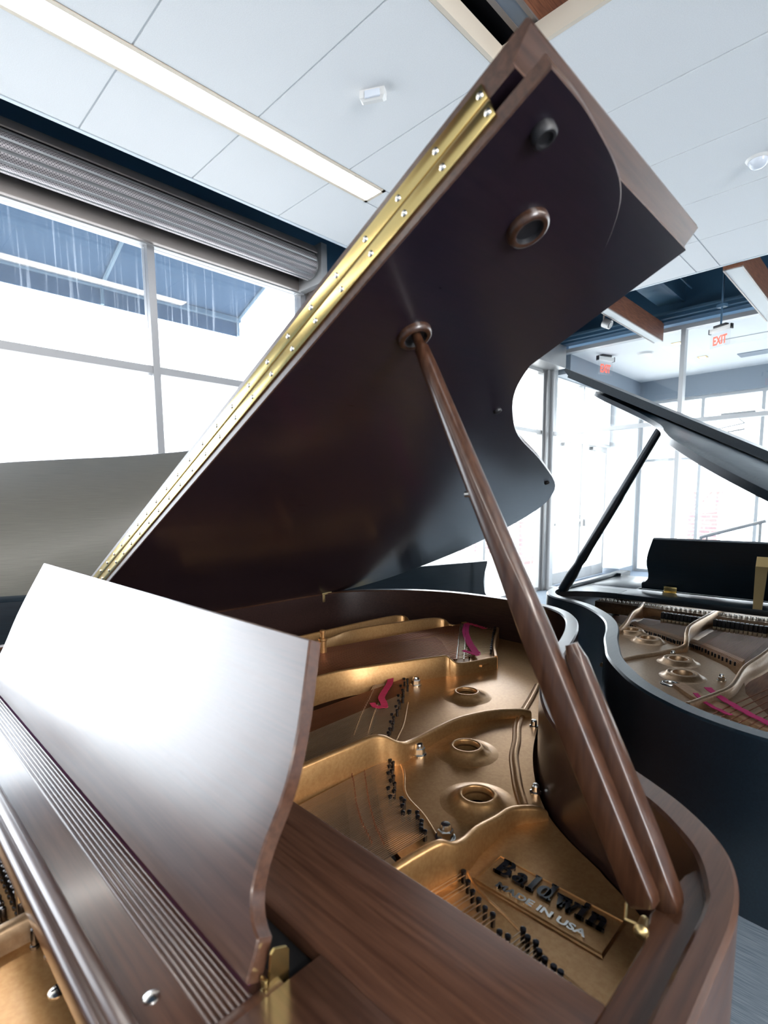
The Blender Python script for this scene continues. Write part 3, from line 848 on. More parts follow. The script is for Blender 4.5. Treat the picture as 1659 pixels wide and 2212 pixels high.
# raised rim of the bass hitch plate
bhp = [(-0.83, 1.30), (-0.855, 1.335), (-0.90, 1.40), (-0.95, 1.485), (-1.0, 1.575), (-1.035, 1.625), (-1.08, 1.655), (-1.13, 1.645), (-1.155, 1.58)]
mb = MB(); P = spline([(x + 1.556, y, 0) for x, y in bhp], 5)
rings = []
for i, p in enumerate(P):
    a = Vector(P[max(0, i - 1)]); c = Vector(P[min(len(P) - 1, i + 1)]); tg = (c - a).normalized(); nn = Vector((-tg.y, tg.x, 0)); p = Vector(p)
    rings.append([tuple(p + nn * s_ + Vector((0, 0, z))) for s_, z in ((0.006, 0.85), (0.005, 0.895), (0.003, 0.897), (-0.003, 0.897), (-0.005, 0.895), (-0.006, 0.85))])
mb.loft(rings)
# hitch plate floor of the bass
mb.prism([(x + 1.556, y) for x, y in bhp] + [(0.35, 1.52), (0.50, 1.43), (0.62, 1.33), (0.69, 1.22), (0.72, 1.24)], 0.876, 0.882)
mb.build('bass_hitch_plate', 'plate_gold', BR, 40)
# moulding along the flange
mb = MB()
P = spline([(x + 1.556, y, ZP + 0.0) for x, y in ((-0.668, 1.255), (-0.634, 1.16), (-0.604, 1.07), (-0.574, 0.995), (-0.535, 0.925), (-0.505, 0.865), (-0.468, 0.81), (-0.438, 0.768), (-0.405, 0.728))], 6)
rings = []
for i, p in enumerate(P):
    a = Vector(P[max(0, i - 1)]); c = Vector(P[min(len(P) - 1, i + 1)]); tg = (c - a).normalized(); nn = Vector((-tg.y, tg.x, 0)); p = Vector(p)
    rings.append([tuple(p + nn * s_ + Vector((0, 0, z))) for s_, z in ((0.008, -0.003), (0.004, 0.005), (0.0, 0.0065), (-0.004, 0.005), (-0.0065, 0.002), (-0.010, 0.0035), (-0.014, -0.003))])
mb.loft(rings); mb.build('plate_moulding', 'plate_gold', BR, 60)
mb = MB()
P = spline([(x + 1.556, y, ZP) for x, y in ((-0.405, 0.56), (-0.36, 0.527), (-0.301, 0.509), (-0.231, 0.486), (-0.165, 0.472))], 6)
mb.tube([(p[0], p[1], ZP - 0.0012) for p in P], 0.0028, 8); mb.build('plate_moulding', 'plate_gold', BR, 60)
mb = MB()
P = spline([(x + 1.556, y, ZP) for x, y in ((-0.84, 0.93), (-0.762, 0.83), (-0.70, 0.735), (-0.625, 0.68), (-0.57, 0.625), (-0.51, 0.60), (-0.465, 0.575))], 6)
mb.tube([(p[0], p[1], ZP - 0.0018) for p in P], 0.0032, 8); mb.build('plate_moulding', 'plate_gold', BR, 60)

# plaque with raised lettering
pq = empty('maker_plaque', (0, 0, 0)); pq.parent = BR
mb = MB(); x0, x1, y0, y1 = 1.188, 1.356, 0.531, 0.596
mb.prism([(x0, y0), (x1, y0), (x1, y1), (x0, y1)], ZP - 0.002, ZP + 0.003, inset_top=0.003, drop_top=0.003)
mb.tube([(x0 + 0.002, y0 + 0.002, ZP + 0.0035), (x1 - 0.002, y0 + 0.002, ZP + 0.0035), (x1 - 0.002, y1 - 0.002, ZP + 0.0035), (x0 + 0.002, y1 - 0.002, ZP + 0.0035), (x0 + 0.002, y0 + 0.002, ZP + 0.0035)], 0.0016, 6)
mb.build('plaque_base', 'plate_gold', pq, 40)


def glyphs(mb, x, y, h, word, z0, z1):
    """heavy serif letters from stems, serifs and bowls; h = x-height unit 1"""
    sw_ = 0.24 * h

    def rect(a, b, c, d): mb.prism([(x + a * h, y + b * h), (x + c * h, y + b * h), (x + c * h, y + d * h), (x + a * h, y + d * h)], z0, z1)

    def bowl(cx, cy, rx, ry, ix, iy, a0=0, a1=360):
        n = 20; pts_o = []; pts_i = []
        for k in range(n + 1):
            a = R(a0 + (a1 - a0) * k / n)
            pts_o.append((x + (cx + rx * math.cos(a)) * h, y + (cy + ry * math.sin(a)) * h))
            pts_i.append((x + (cx + ix * math.cos(a)) * h, y + (cy + iy * math.sin(a)) * h))
        rings = [[(o[0], o[1], z0), (i[0], i[1], z0), (i[0], i[1], z1), (o[0], o[1], z1)] for o, i in zip(pts_o, pts_i)]
        mb.loft(rings)

    def slant(a, b, c, d, wd):
        mb.prism([(x + a * h, y + b * h), (x + (a + wd) * h, y + b * h), (x + (c + wd) * h, y + d * h), (x + c * h, y + d * h)], z0, z1)
    for ch in word:
        if ch == 'B':
            rect(0.12, 0, 0.46, 1.45); rect(0, 0, 0.6, 0.12); rect(0, 1.33, 0.6, 1.45)
            bowl(0.62, 1.08, 0.42, 0.37, 0.13, 0.24, -90, 90); bowl(0.64, 0.39, 0.5, 0.39, 0.18, 0.25, -90, 90); rect(0.3, 1.33, 0.64, 1.45); rect(0.3, 0, 0.66, 0.13); rect(0.3, 0.68, 0.66, 0.8)
            x += 1.28 * h
        elif ch == 'a':
            bowl(0.38, 0.30, 0.38, 0.31, 0.12, 0.19); rect(0.55, 0.0, 0.86, 0.72); bowl(0.48, 0.68, 0.38, 0.34, 0.1, 0.2, 0, 165); rect(0.8, 0, 0.98, 0.12)
            x += 1.08 * h
        elif ch == 'l':
            rect(0.1, 0, 0.44, 1.5); rect(0, 0, 0.56, 0.12); rect(0, 1.38, 0.3, 1.5)
            x += 0.66 * h
        elif ch == 'd':
            bowl(0.42, 0.5, 0.42, 0.52, 0.13, 0.36); rect(0.6, 0, 0.94, 1.5); rect(0.48, 1.38, 0.8, 1.5); rect(0.85, 0, 1.06, 0.12)
            x += 1.16 * h
        elif ch == 'w':
            slant(0.02, 0.95, 0.34, 0.0, 0.34); slant(0.62, 0.75, 0.38, 0.0, 0.14); slant(0.5, 0.95, 0.88, 0.0, 0.32); slant(1.18, 0.95, 0.94, 0.0, 0.16)
            rect(-0.06, 0.88, 0.46, 1.0); rect(0.46, 0.88, 0.92, 1.0); rect(1.04, 0.88, 1.42, 1.0)
            x += 1.46 * h
        elif ch == 'i':
            rect(0.1, 0, 0.44, 1.0); rect(0, 0, 0.56, 0.12); rect(0, 0.88, 0.3, 1.0); rect(0.1, 1.14, 0.42, 1.42)
            x += 0.66 * h
        elif ch == 'n':
            rect(0.1, 0, 0.44, 1.0); rect(0, 0, 0.54, 0.12); rect(0, 0.88, 0.3, 1.0); bowl(0.62, 0.62, 0.36, 0.40, 0.10, 0.22, 0, 150); rect(0.66, 0, 0.98, 0.66); rect(0.58, 0, 1.1, 0.12)
            x += 1.12 * h


mb = MB(); glyphs(mb, 1.200, 0.5615, 0.0200, 'Baldwin', ZP + 0.003, ZP + 0.0068)
lt = mb.build('lettering', 'letter_black', pq, 0)
lt.scale = (0.985, 1, 1); lt.location = (0.0165, 0, 0)
me = text_mesh('MADE IN USA', 0.0142, 0.0012, 0.0005); me.materials.append(M['nickel'])
o = bpy.data.objects.new('lettering', me); S.collection.objects.link(o); o.parent = pq; o.location = (1.216, 0.5385, ZP + 0.0045)
xs = [v.co.x for v in me.vertices]; o.scale = (0.116 / (max(xs) - min(xs)), 1, 1)

# bolts on the plate
def bolt(t, x, y, z, s=1.0, acorn=False):
    mb = MB()
    mb.lathe([(0.0, 0), (0.012 * s, 0), (0.012 * s, 0.002 * s), (0.008 * s, 0.003 * s), (0.0, 0.003 * s)], (x, y, z), sides=20)
    mb.lathe([(0.0, 0.002 * s), (0.0095 * s, 0.002 * s), (0.0095 * s, 0.011 * s), (0.008 * s, 0.0125 * s), (0.0, 0.0127 * s)], (x, y, z), sides=6)
    mb.lathe([(0.0, 0.0), (0.0073 * s, 0.0), (0.0073 * s, 0.014 * s), (0.0055 * s, 0.018 * s), (0.0, 0.0188 * s)], (x, y, z), sides=16)
    return mb.build('plate_bolt', 'nickel', t, 30)


for x, y, s_ in ((-0.644, 0.745, 1.0), (-0.448, 0.577, 1.0), (-0.905, 1.035, 1.0)):
    bolt(BR, x + 1.556, y, ZP, s_ * 1.25)
for x, y in ((-0.549, 1.014), (-0.415, 0.778)):
    mb = MB(); mb.lathe([(0, 0), (0.0095, 0), (0.0095, 0.002), (0.0065, 0.003), (0.0065, 0.012), (0.005, 0.0145), (0, 0.015)], (x + 1.556, y, ZP), sides=12); mb.build('plate_bolt', 'nickel', BR, 30)
# tall post at the bass frame
mb = MB(); mb.lathe([(0.0, 0), (0.011, 0), (0.011, 0.055), (0.014, 0.058), (0.014, 0.063), (0.007, 0.066), (0.007, 0.078), (0.009, 0.08), (0.009, 0.088), (0, 0.09)], (0.325, 0.985, 0.875), sides=16)
mb.build('frame_post', 'plate_gold', BR, 40)

# bridges
def bridge(t, left, right, z0, z1, name='bridge'):
    mb = MB(); mb.prism([(x + 1.556, y) for x, y in left] + [(x + 1.556, y) for x, y in right[::-1]], z0, z1, inset_top=0.002, drop_top=0.002)
    return mb.build(name, 'bridge_wood', t, 40)


br2 = bridge(BR, [(-0.700, 0.605), (-0.683, 0.593), (-0.647, 0.566), (-0.593, 0.523), (-0.556, 0.499), (-0.519, 0.481), (-0.47, 0.462), (-0.40, 0.445)], [(-0.705, 0.65), (-0.680, 0.632), (-0.63, 0.592), (-0.577, 0.551), (-0.54, 0.525), (-0.513, 0.508), (-0.475, 0.487), (-0.40, 0.470)], 0.80, 0.868)
br1 = bridge(BR, [(-1.02, 0.99), (-0.978, 0.949), (-0.932, 0.886), (-0.869, 0.800), (-0.80, 0.71), (-0.735, 0.645)], [(-1.015, 1.03), (-0.965, 0.985), (-0.903, 0.90), (-0.838, 0.812), (-0.773, 0.738), (-0.72, 0.68)], 0.80, 0.868)
br3 = bridge(BR, [(-1.16, 1.56), (-1.139, 1.55), (-1.047, 1.405), (-0.965, 1.285), (-0.885, 1.18)], [(-1.14, 1.59), (-1.115, 1.575), (-1.026, 1.437), (-0.942, 1.318), (-0.862, 1.215)], 0.80, 0.890, 'bass_bridge')
mb = MB(); mb.prism([(x + 1.556, y) for x, y in ((-0.40, 0.442), (-0.3, 0.41), (-0.17, 0.37), (-0.17, 0.395), (-0.3, 0.436), (-0.40, 0.468))], 0.80, 0.868); mb.build('bridge', 'bridge_wood', BR, 40)

# black strip painting in the shade of the gap between bridge and plate
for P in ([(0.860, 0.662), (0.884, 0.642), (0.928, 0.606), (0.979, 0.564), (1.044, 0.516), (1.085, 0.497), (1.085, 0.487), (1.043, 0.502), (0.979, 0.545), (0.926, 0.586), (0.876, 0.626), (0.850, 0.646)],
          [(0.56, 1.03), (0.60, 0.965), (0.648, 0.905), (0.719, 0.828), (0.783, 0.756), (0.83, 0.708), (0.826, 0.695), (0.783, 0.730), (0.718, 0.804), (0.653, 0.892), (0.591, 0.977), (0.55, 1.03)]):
    mb = MB(); mb.prism(P, 0.80, 0.8575); mb.build('gap_shade_strip', 'gap_shade', BR, 0)

# strings ----------------------------------------------------------------
SZ = 0.875


def lerp(a, b, t): return a + (b - a) * t


def pl(P, t):
    """point at parameter t along polyline (by index)"""
    n = len(P) - 1; k = min(int(t * n), n - 1); f = t * n - k
    return (lerp(P[k][0], P[k + 1][0], f), lerp(P[k][1], P[k + 1][1], f))


hitch3 = [(-0.376, 0.522), (-0.361, 0.511), (-0.347, 0.501), (-0.334, 0.495), (-0.321, 0.489), (-0.309, 0.487), (-0.290, 0.471), (-0.280, 0.472), (-0.273, 0.492), (-0.264, 0.486), (-0.254, 0.486), (-0.246, 0.478), (-0.237, 0.473), (-0.226, 0.471), (-0.218, 0.470), (-0.205, 0.462), (-0.195, 0.456)]
hitch2 = [(-0.657, 0.684), (-0.650, 0.671), (-0.640, 0.668), (-0.636, 0.654), (-0.622, 0.646), (-0.621, 0.636), (-0.606, 0.633), (-0.600, 0.620), (-0.588, 0.617), (-0.586, 0.600), (-0.573, 0.600), (-0.566, 0.584), (-0.549, 0.592), (-0.541, 0.590), (-0.534, 0.578), (-0.521, 0.565), (-0.515, 0.573), (-0.505, 0.580), (-0.497, 0.572), (-0.486, 0.568), (-0.480, 0.560), (-0.474, 0.553), (-0.466, 0.552)]
hitch1 = [(-0.934, 1.020), (-0.924, 1.022), (-0.914, 1.000), (-0.905, 0.975), (-0.890, 0.985), (-0.880, 0.955), (-0.868, 0.945), (-0.862, 0.920), (-0.845, 0.918), (-0.838, 0.895), (-0.825, 0.885), (-0.818, 0.865), (-0.800, 0.850), (-0.793, 0.825), (-0.778, 0.815), (-0.768, 0.795), (-0.755, 0.788), (-0.744, 0.768), (-0.733, 0.752)]
hitchB = [(-1.128, 1.668), (-1.112, 1.672), (-1.095, 1.668), (-1.078, 1.655), (-1.062, 1.640), (-1.045, 1.622), (-1.028, 1.600), (-1.014, 1.578), (-1.000, 1.553), (-0.988, 1.530), (-0.975, 1.508), (-0.962, 1.487), (-0.950, 1.467), (-0.938, 1.447), (-0.926, 1.428), (-0.914, 1.408), (-0.902, 1.388), (-0.890, 1.368), (-0.878, 1.348)]
mb = MB(); mb.lathe([(0.0, -0.004), (0.0029, -0.004), (0.0029, 0.013), (0.0035, 0.0135), (0.0035, 0.016), (0.0018, 0.0166), (0.0, 0.0160)], sides=10)
hp0 = mb.build('hitch_pin', 'pin_dark', BR, 40, loc=(hitch2[0][0] + 1.556, hitch2[0][1], ZP))
for L in (hitch2[1:], hitch3, hitch1):
    for x, y in L: dup(hp0, (x + 1.556, y, ZP), BR)
for x, y in hitchB: dup(hp0, (x + 1.556, y, 0.882), BR)

cnt = 0
rest = MB(); rest_n = 0


def string(p0, p1, r, mt, single=True):
    """string from front end p0 over the bridge to hitch p1"""
    global cnt, rest_n
    pts = [p0, p1] if len(p0) == 3 else p0
    if single and cnt < 100:
        cnt += 1
        mb = MB(); mb.tube(pts, r, 4, False); mb.build('string', mt, BR, 60)
    else:
        n0 = len(rest.b.faces); rest.tube(pts, r, 4, False)
        rest.b.faces.ensure_lookup_table()
        if mt == 'copper_wire':
            for f in rest.b.faces[n0:]: f.material_index = 1
        rest_n += 1


# treble section under the shelf edge (two strands to each pin)
for i, (x, y) in enumerate(hitch3):
    for k in (-1, 1):
        xx = x + 1.556 + k * 0.0025
        string((xx - (y - 0.14) * math.tan(R(8)), 0.14, SZ), (xx, y, SZ - 0.004), 0.0007, 'steel_wire', cnt < 100 and y > 0.46)
# section between the curved struts
n2 = 60
for i in range(n2):
    f = i / (n2 - 1)
    x, y = pl(hitch2, f); ang = lerp(2.0, -4.0, f); xx = lerp(-0.660, -0.462, f) + 1.556
    string((xx + (y - 0.14) * math.tan(R(ang)), 0.14, SZ), (xx, y, SZ - 0.004), 0.00078, 'steel_wire', i % 1 == 0)
# tenor section
n1 = 54
for i in range(n1):
    f = i / (n1 - 1)
    x, y = pl(hitch1, f); ang = lerp(0.5, 6.5, f); xx = lerp(-0.94, -0.733, f) + 1.556
    string((xx + (y - 0.16) * math.tan(R(ang)), 0.16, SZ), (xx, y, SZ - 0.004), 0.0009, 'steel_wire' if f > 0.35 else 'copper_wire', False)
# bass strings crossing over
nb = 32
for i in range(nb):
    f = i / (nb - 1)
    x, y = pl(hitchB, f); ang = lerp(-11.2, -19.2, f)
    bx, by = (lerp(-1.150, -0.90, f), lerp(1.562, 1.215, f))
    fx = bx + (by - 0.25) * math.tan(R(ang)); r = 0.0021 if i < 7 else 0.00135
    b0 = Vector((fx + 1.556, 0.25, 0.895)); b1 = Vector((bx + 1.556, by, 0.894)); b2 = Vector((x + 1.556, y, 0.888))
    string([tuple(b0), tuple(b1)], None, r, 'copper_wire', i < 19)
    rest.tube([tuple(b1), tuple(b2)], 0.0009, 4, False)
ro = rest.build('strings', ['steel_wire', 'copper_wire'], BR, 60); ro['kind'] = 'stuff'

# bridge pins (small, paired) on the bridges
mb = MB(); mb.tube([(0, 0, -0.002), (0, 0, 0.008)], 0.0009, 6); bp0 = None
pc = 0
for (L, Rr, z, host, mt, n) in (([(-0.683, 0.603), (-0.640, 0.572), (-0.590, 0.532), (-0.550, 0.506), (-0.505, 0.483)], [(-0.672, 0.625), (-0.62, 0.582), (-0.575, 0.546), (-0.53, 0.514), (-0.49, 0.492)], 0.868, br2, 'copper_wire', 25),
                                ([(-0.955, 0.935), (-0.90, 0.86), (-0.84, 0.775), (-0.78, 0.70)], [(-0.935, 0.955), (-0.885, 0.885), (-0.825, 0.80), (-0.765, 0.725)], 0.868, br1, 'steel_wire', 24)):
    p0 = None
    for i in range(n):
        for P in (L, Rr):
            x, y = pl(P, i / (n - 1) if i < n - 1 else 0.9999)
            if p0 is None:
                m2 = MB(); m2.tube([(0, 0, -0.002), (0, 0, 0.0085)], 0.0009, 6); p0 = m2.build('bridge_pin', mt, host, 60, loc=(x + 1.556, y, z))
            else: dup(p0, (x + 1.556, y, z), host)
# bright hitch rows of the bass bridge
m2 = MB(); m2.tube([(0, 0, -0.002), (0, 0, 0.009)], 0.0016, 6); p0 = m2.build('bridge_pin', 'nickel', br3, 60, loc=(-1.14 + 1.556, 1.56, 0.89))
for i in range(1, 32):
    f = i / 31
    for dx, dy in ((-0.004, -0.005), (0.012, 0.008)):
        dup(p0, (lerp(-1.138, -0.89, f) + 1.556 + dx, lerp(1.555, 1.203, f) + dy, 0.89), br3)

# woven felt strips
def ribbon(t, pts, w_, mt, z, name='felt_strip', label=None, wave=0.0007):
    P = spline([(a, c, 0) for a, c in pts], 8); mb = MB(); L1 = []; 
    rings = []
    for i, p in enumerate(P):
        a = Vector(P[max(0, i - 1)]); c = Vector(P[min(len(P) - 1, i + 1)]); tg = (c - a).normalized(); nn = Vector((-tg.y, tg.x, 0)) * w_ / 2
        zz = z + wave * math.sin(i * 1.7); p = Vector((p[0], p[1], zz))
        rings.append([tuple(p - nn), tuple(p + nn), tuple(p + nn + Vector((0, 0, 0.0016))), tuple(p - nn + Vector((0, 0, 0.0016)))])
    mb.loft(rings); o = mb.build(name, mt, t, 60)
    if label: o['label'] = label
    return o


ribbon(BR, [(x + 1.556, y) for x, y in ((-0.957, 0.992), (-0.93, 0.96), (-0.900, 0.912), (-0.875, 0.875), (-0.850, 0.857), (-0.835, 0.845))], 0.016, 'felt_red', SZ + 0.0015, label='red felt strip woven through the tenor strings')
ribbon(BR, [(x + 1.556, y) for x, y in ((-0.862, 0.832), (-0.840, 0.822), (-0.822, 0.842))], 0.013, 'felt_red', SZ + 0.004, label='red felt strip woven through the tenor strings')
ribbon(BR, [(x + 1.556, y) for x, y in ((-1.125, 1.568), (-1.06, 1.47), (-0.97, 1.365), (-0.88, 1.278))], 0.022, 'felt_pink', 0.897, label='pink felt strip woven through the bass string ends')
ribbon(BR, [(x + 1.556, y) for x, y in ((-1.13, 1.57), (-1.09, 1.565), (-1.03, 1.545))], 0.016, 'felt_red', 0.899)
ribbon(BR, [(x + 1.556, y) for x, y in ((-0.925, 1.272), (-0.89, 1.268), (-0.862, 1.262))], 0.014, 'felt_pink', 0.899)

# front part of the plate with tuning pins (seen under the desk rail)
mb = MB(); mb.box(0.03, -0.06, 0.875, 1.41, 0.24, 0.893, 0.002); mb.build('tuning_plate', 'plate_gold', BR)
strut(BR, [(0.915, -0.03, 0.905, 0.010), (0.926, 0.03, 0.914, 0.010), (0.921, 0.085, 0.918, 0.009), (0.921, 0.22, 0.922, 0.009)], 'plate_strut', 'plate_gold_pale', zb=0.89)
strut(BR, [(1.158, 0.02, 0.905, 0.009), (1.158, 0.22, 0.920, 0.009)], 'plate_strut', 'plate_gold', zb=0.89)
mb = MB(); mb.lathe([(0, 0), (0.0048, 0), (0.0048, 0.003), (0.0034, 0.004), (0.0034, 0.019), (0.0028, 0.0205), (0, 0.0215)], sides=10)
tp0 = mb.build('tuning_pin', 'steel_pin', BR, 40, loc=(0.72, 0.10, 0.893))
k = 0
for r_ in range(4):
    for i in range(20):
        x = 0.66 + i * 0.0125 + (r_ % 2) * 0.006; y = 0.118 - r_ * 0.0155
        if x > 0.905 - r_ * 0.004: continue
        dup(tp0, (x, y, 0.893), BR); k += 1
for x, y in ((0.943, 0.103), (0.967, 0.110), (0.990, 0.1155), (1.015, 0.122), (0.958, 0.128)):
    dup(tp0, (x, y, 0.893), BR)
for x, y, z in ((1.017, 0.105, 0.893), (0.924, 0.066, 0.9155)):
    m2 = MB(); m2.lathe([(0, 0), (0.0085, 0), (0.0085, 0.001), (0.006, 0.003), (0, 0.0035)], (x, y, z), sides=20)
    s0 = m2.build('plate_screw', 'nickel', BR, 40)
    m2 = MB(); m2.box(x - 0.0052, y - 0.0009, z + 0.0028, x + 0.0052, y + 0.0009, z + 0.0038); m2.box(x - 0.0009, y - 0.0052, z + 0.0028, x + 0.0009, y + 0.0052, z + 0.0038); m2.build('screw_slot', 'pin_dark', s0, 0)

# shelf that carries the desk -----------------------------------------------
ZS = 0.988
mb = MB()
mb.box(0.02, 0.240, ZS - 0.02, 1.426, 0.356, ZS, 0.0018)
mb.box(1.244, -0.12, ZS - 0.02, 1.423, 0.2405, ZS, 0.0012)
mb.box(1.236, -0.12, ZS - 0.02, 1.246, 0.205, ZS, 0.001)
mb.box(0.02, -0.12, ZS - 0.02, 0.235, 0.2405, ZS, 0.0012)
mb.build('desk_shelf', 'walnut_x', BR)
mb = MB(); mb.box(0.19, 0.19, ZS - 0.06, 1.25, 0.245, ZS - 0.05); mb.build('slot_shade', 'gap_shade', BR, 0)  # black sheet standing in for the shade of the open slot
mb = MB(); mb.box(0.237, 0.108, ZS - 0.022, 1.236, 0.205, ZS - 0.004, 0.001); mb.build('desk_tray', 'walnut_desk', BR)
for i in range(8):
    yy = 0.1512 + i * 0.0044
    m2 = MB(); rings = []
    for x in (0.237, 1.2355):
        rings.append([(x, yy + 0.0019 * math.cos(a), ZS - 0.0045 + 0.0024 * math.sin(a)) for a in [PI * k / 6 for k in range(7)]] + [(x, yy - 0.0019, ZS - 0.006), (x, yy + 0.0019, ZS - 0.006)])
    m2.loft(rings); m2.build('reed_moulding', 'walnut_desk', BR, 60)
mb = MB(); rings = []
for x in (0.237, 1.236):
    pr = [(0.0905, ZS - 0.024), (0.0905, ZS - 0.004), (0.0925, ZS + 0.001), (0.0955, ZS + 0.002), (0.098, ZS - 0.0005), (0.100, ZS - 0.001), (0.1035, ZS + 0.0045), (0.108, ZS + 0.0062), (0.1125, ZS + 0.0045), (0.116, ZS - 0.001), (0.1165, ZS - 0.024)]
    rings.append([(x, a, b_) for a, b_ in pr])
mb.loft(rings); mb.build('desk_rail', 'walnut_desk', BR, 50)
mb = MB(); mb.box(0.30, 0.1868, ZS - 0.004, 1.224, 0.1905, ZS + 0.0012); mb.build('felt_edging', 'felt_purple', BR, 0)
mb = MB(); mb.lathe([(0, 0), (0.0062, 0), (0.0058, 0.0018), (0.003, 0.0032), (0, 0.0036)], (1.181, 0.131, ZS - 0.004), sides=20); mb.build('round_screw', 'nickel', BR, 50)
mb = MB(); mb.box(0.24, 0.188, ZS - 0.03, 1.234, 0.2385, ZS - 0.012); mb.build('slot_shade_floor', 'gap_shade', BR, 0)  # second black sheet, painted shade under the gap behind the desk
music_desk(BR, 0.738, 0.1925, 0.990, 0.4955, 'walnut_desk', DESKP, R(25))
# brass catch at the right foot of the desk
mb = MB(); mb.prism([(0.1925, 0.975), (0.2112, 0.975), (0.2128, 1.008), (0.2108, 1.0115), (0.200, 1.0165), (0.1968, 1.0135)], 0, 0.0022)
o = mb.build('brass_catch', 'brass', BR, 30); o.matrix_local = Matrix(((0, 0, 1, 1.2385), (1, 0, 0, 0), (0, 1, 0, 0), (0, 0, 0, 1)))
mb = MB(); mb.box(1.2355, 0.1895, 0.975, 1.2425, 0.1925, 0.9975, 0.0008); mb.build('brass_catch', 'brass', BR)

# lid ----------------------------------------------------------------------
LID = [(-0.03, 0.378), (1.5005, 0.378)] + [(p[0], p[1]) for p in spline([(a, c, 0) for a, c in ((1.5005, 0.395), (1.500, 0.43), (1.496, 0.475), (1.4905, 0.515), (1.482, 0.548), (1.467, 0.578), (1.438, 0.614), (1.399, 0.649), (1.327, 0.697), (1.258, 0.741), (1.205, 0.782), (1.155, 0.849), (1.094, 0.962), (1.03, 1.144), (0.980, 1.275), (0.935, 1.388), (0.895, 1.475), (0.850, 1.545), (0.775, 1.628), (0.69, 1.676), (0.60, 1.697), (0.454, 1.702), (0.33, 1.68), (0.21, 1.622), (0.10, 1.545), (0.035, 1.46), (0.0, 1.37), (-0.02, 1.25), (-0.03, 1.12))], 4)]
lid = lid_parts(BR, TH, LID, 0.378, 0.793, ['lid_walnut', 'walnut_y'])
mb = MB()   # folded front flap: bevel on the treble edge faces down
prf = [(-0.03, 0.026), (1.480, 0.026), (1.4805, 0.0315), (1.5012, 0.0410), (1.5015, 0.046), (1.4995, 0.048), (-0.03, 0.048)]
mb.loft([[(a, 0.378, n_) for a, n_ in prf], [(a, 0.793, n_) for a, n_ in prf]])
for f in mb.b.faces:
    f.normal_update(); f.material_index = 0 if abs(f.normal.z) > 0.97 else 1
flap = mb.build('lid_flap', ['lid_walnut', 'walnut_y'], lid, 20)
for n0, n1, nm in ((0.0095, 0.0235, 'hinge_leaf'), (0.0262, 0.0405, 'hinge_leaf')):
    mb = MB(); mb.box(0.10, 0.3755, n0, 1.4555, 0.3785, n1, 0.0004); hl = mb.build(nm, 'brass', BR, 30)
    hl.location = (0, 0, ZR); hl.rotation_euler = (0, -TH, 0)
    sc0 = None
    nc = (n0 + n1) / 2
    for i in range(28):
        ww = 1.450 - 0.0475 * i - (0.0 if i else -0.001)
        if sc0 is None:
            m2 = MB(); m2.lathe([(0, 0), (0.0031, 0), (0.0028, 0.0008), (0.0015, 0.0013), (0, 0.0014)], (0, 0, 0), (0, -1, 0), 12); sc0 = m2.build('screw', 'nickel', hl, 50, loc=(ww, 0.3755, nc))
        else: dup(sc0, (ww, 0.3755, nc), hl)
mb = MB(); mb.tube([(0.10, 0.3772, 0.0248), (1.4555, 0.3772, 0.0248)], 0.0013, 6); hl = mb.build('hinge_pin', 'brass_old', BR, 50); hl.location = (0, 0, ZR); hl.rotation_euler = (0, -TH, 0)


def cup(w_, y_, r_, mt, nm, pr):
    m2 = MB(); m2.lathe([(a * r_, -h) for a, h in pr], (w_, y_, 0), sides=28); [setattr(f, 'material_index', 1) for k, f in enumerate(list(m2.b.faces)) if k // 28 >= 5]
    return m2.build(nm, [mt, 'rubber'], lid, 50)


cup(1.470, 0.4155, 0.0105, 'rubber', 'rubber_bumper', ((0, 0), (1, 0), (1, 0.006), (0.8, 0.0085), (0.6, 0.0085), (0.55, 0.006), (0, 0.006)))
for w_, y_ in ((1.409, 0.490), (1.249, 0.489)):
    cup(w_, y_, 0.021, 'walnut_prop', 'prop_cup', ((0, 0), (1, 0), (1, 0.004), (0.92, 0.0075), (0.78, 0.0085), (0.66, 0.0075), (0.60, 0.003), (0, 0.003)))
for w_, y_ in ((1.152, 0.803), (0.907, 1.402)):
    cup(w_, y_, 0.007, 'rubber', 'rubber_bumper', ((0, 0), (1, 0), (1, 0.003), (0.7, 0.005), (0, 0.005)))
# lid hinges on the bass rim
for yy in (0.55, 1.265):
    m2 = MB(); m2.box(0.004, yy - 0.022, 0.968, 0.0075, yy + 0.022, 0.999, 0.0015)
    for dy in (-0.013, 0.013): m2.lathe([(0, 0), (0.003, 0), (0.0025, 0.001), (0, 0.0012)], (0.0075, yy + dy, 0.978), (1, 0, 0), 10)
    m2.tube([(0.002, yy - 0.022, 1.001), (0.002, yy + 0.022, 1.001)], 0.0042, 10)
    m2.build('lid_hinge', 'brass_old', BR, 40)

# prop: long stick into the lid cup, short stick folded beside it
pr0 = Vector(LW((-0.142, 0.470, -0.357))); pr1 = Vector(LW((-0.427, 0.488, 0.191)))
d = (pr1 - pr0).normalized(); sd = Vector((0, 1, 0)); sd = (sd - d * sd.dot(d)).normalized(); fr = d.cross(sd)


def stick(name, a, b, prof, mt):
    """prof: list (t, half width u, half width v, roundness sides)"""
    d = (b - a).normalized(); u = Vector((1, 0, 0)); u = (u - d * u.dot(d)).normalized(); v = d.cross(u)
    rings = []
    for t_, hu, hv, rn in prof:
        c = a.lerp(b, t_); ring = []
        for k in range(20):
            an = 2 * PI * k / 20; cu, su = math.cos(an), math.sin(an)
            e = 2.0 / rn
            ring.append(tuple(c + u * hu * math.copysign(abs(cu) ** e, cu) + v * hv * math.copysign(abs(su) ** e, su)))
        rings.append(ring)
    mb = MB(); mb.loft(rings); return mb.build(name, mt, BR, 45)


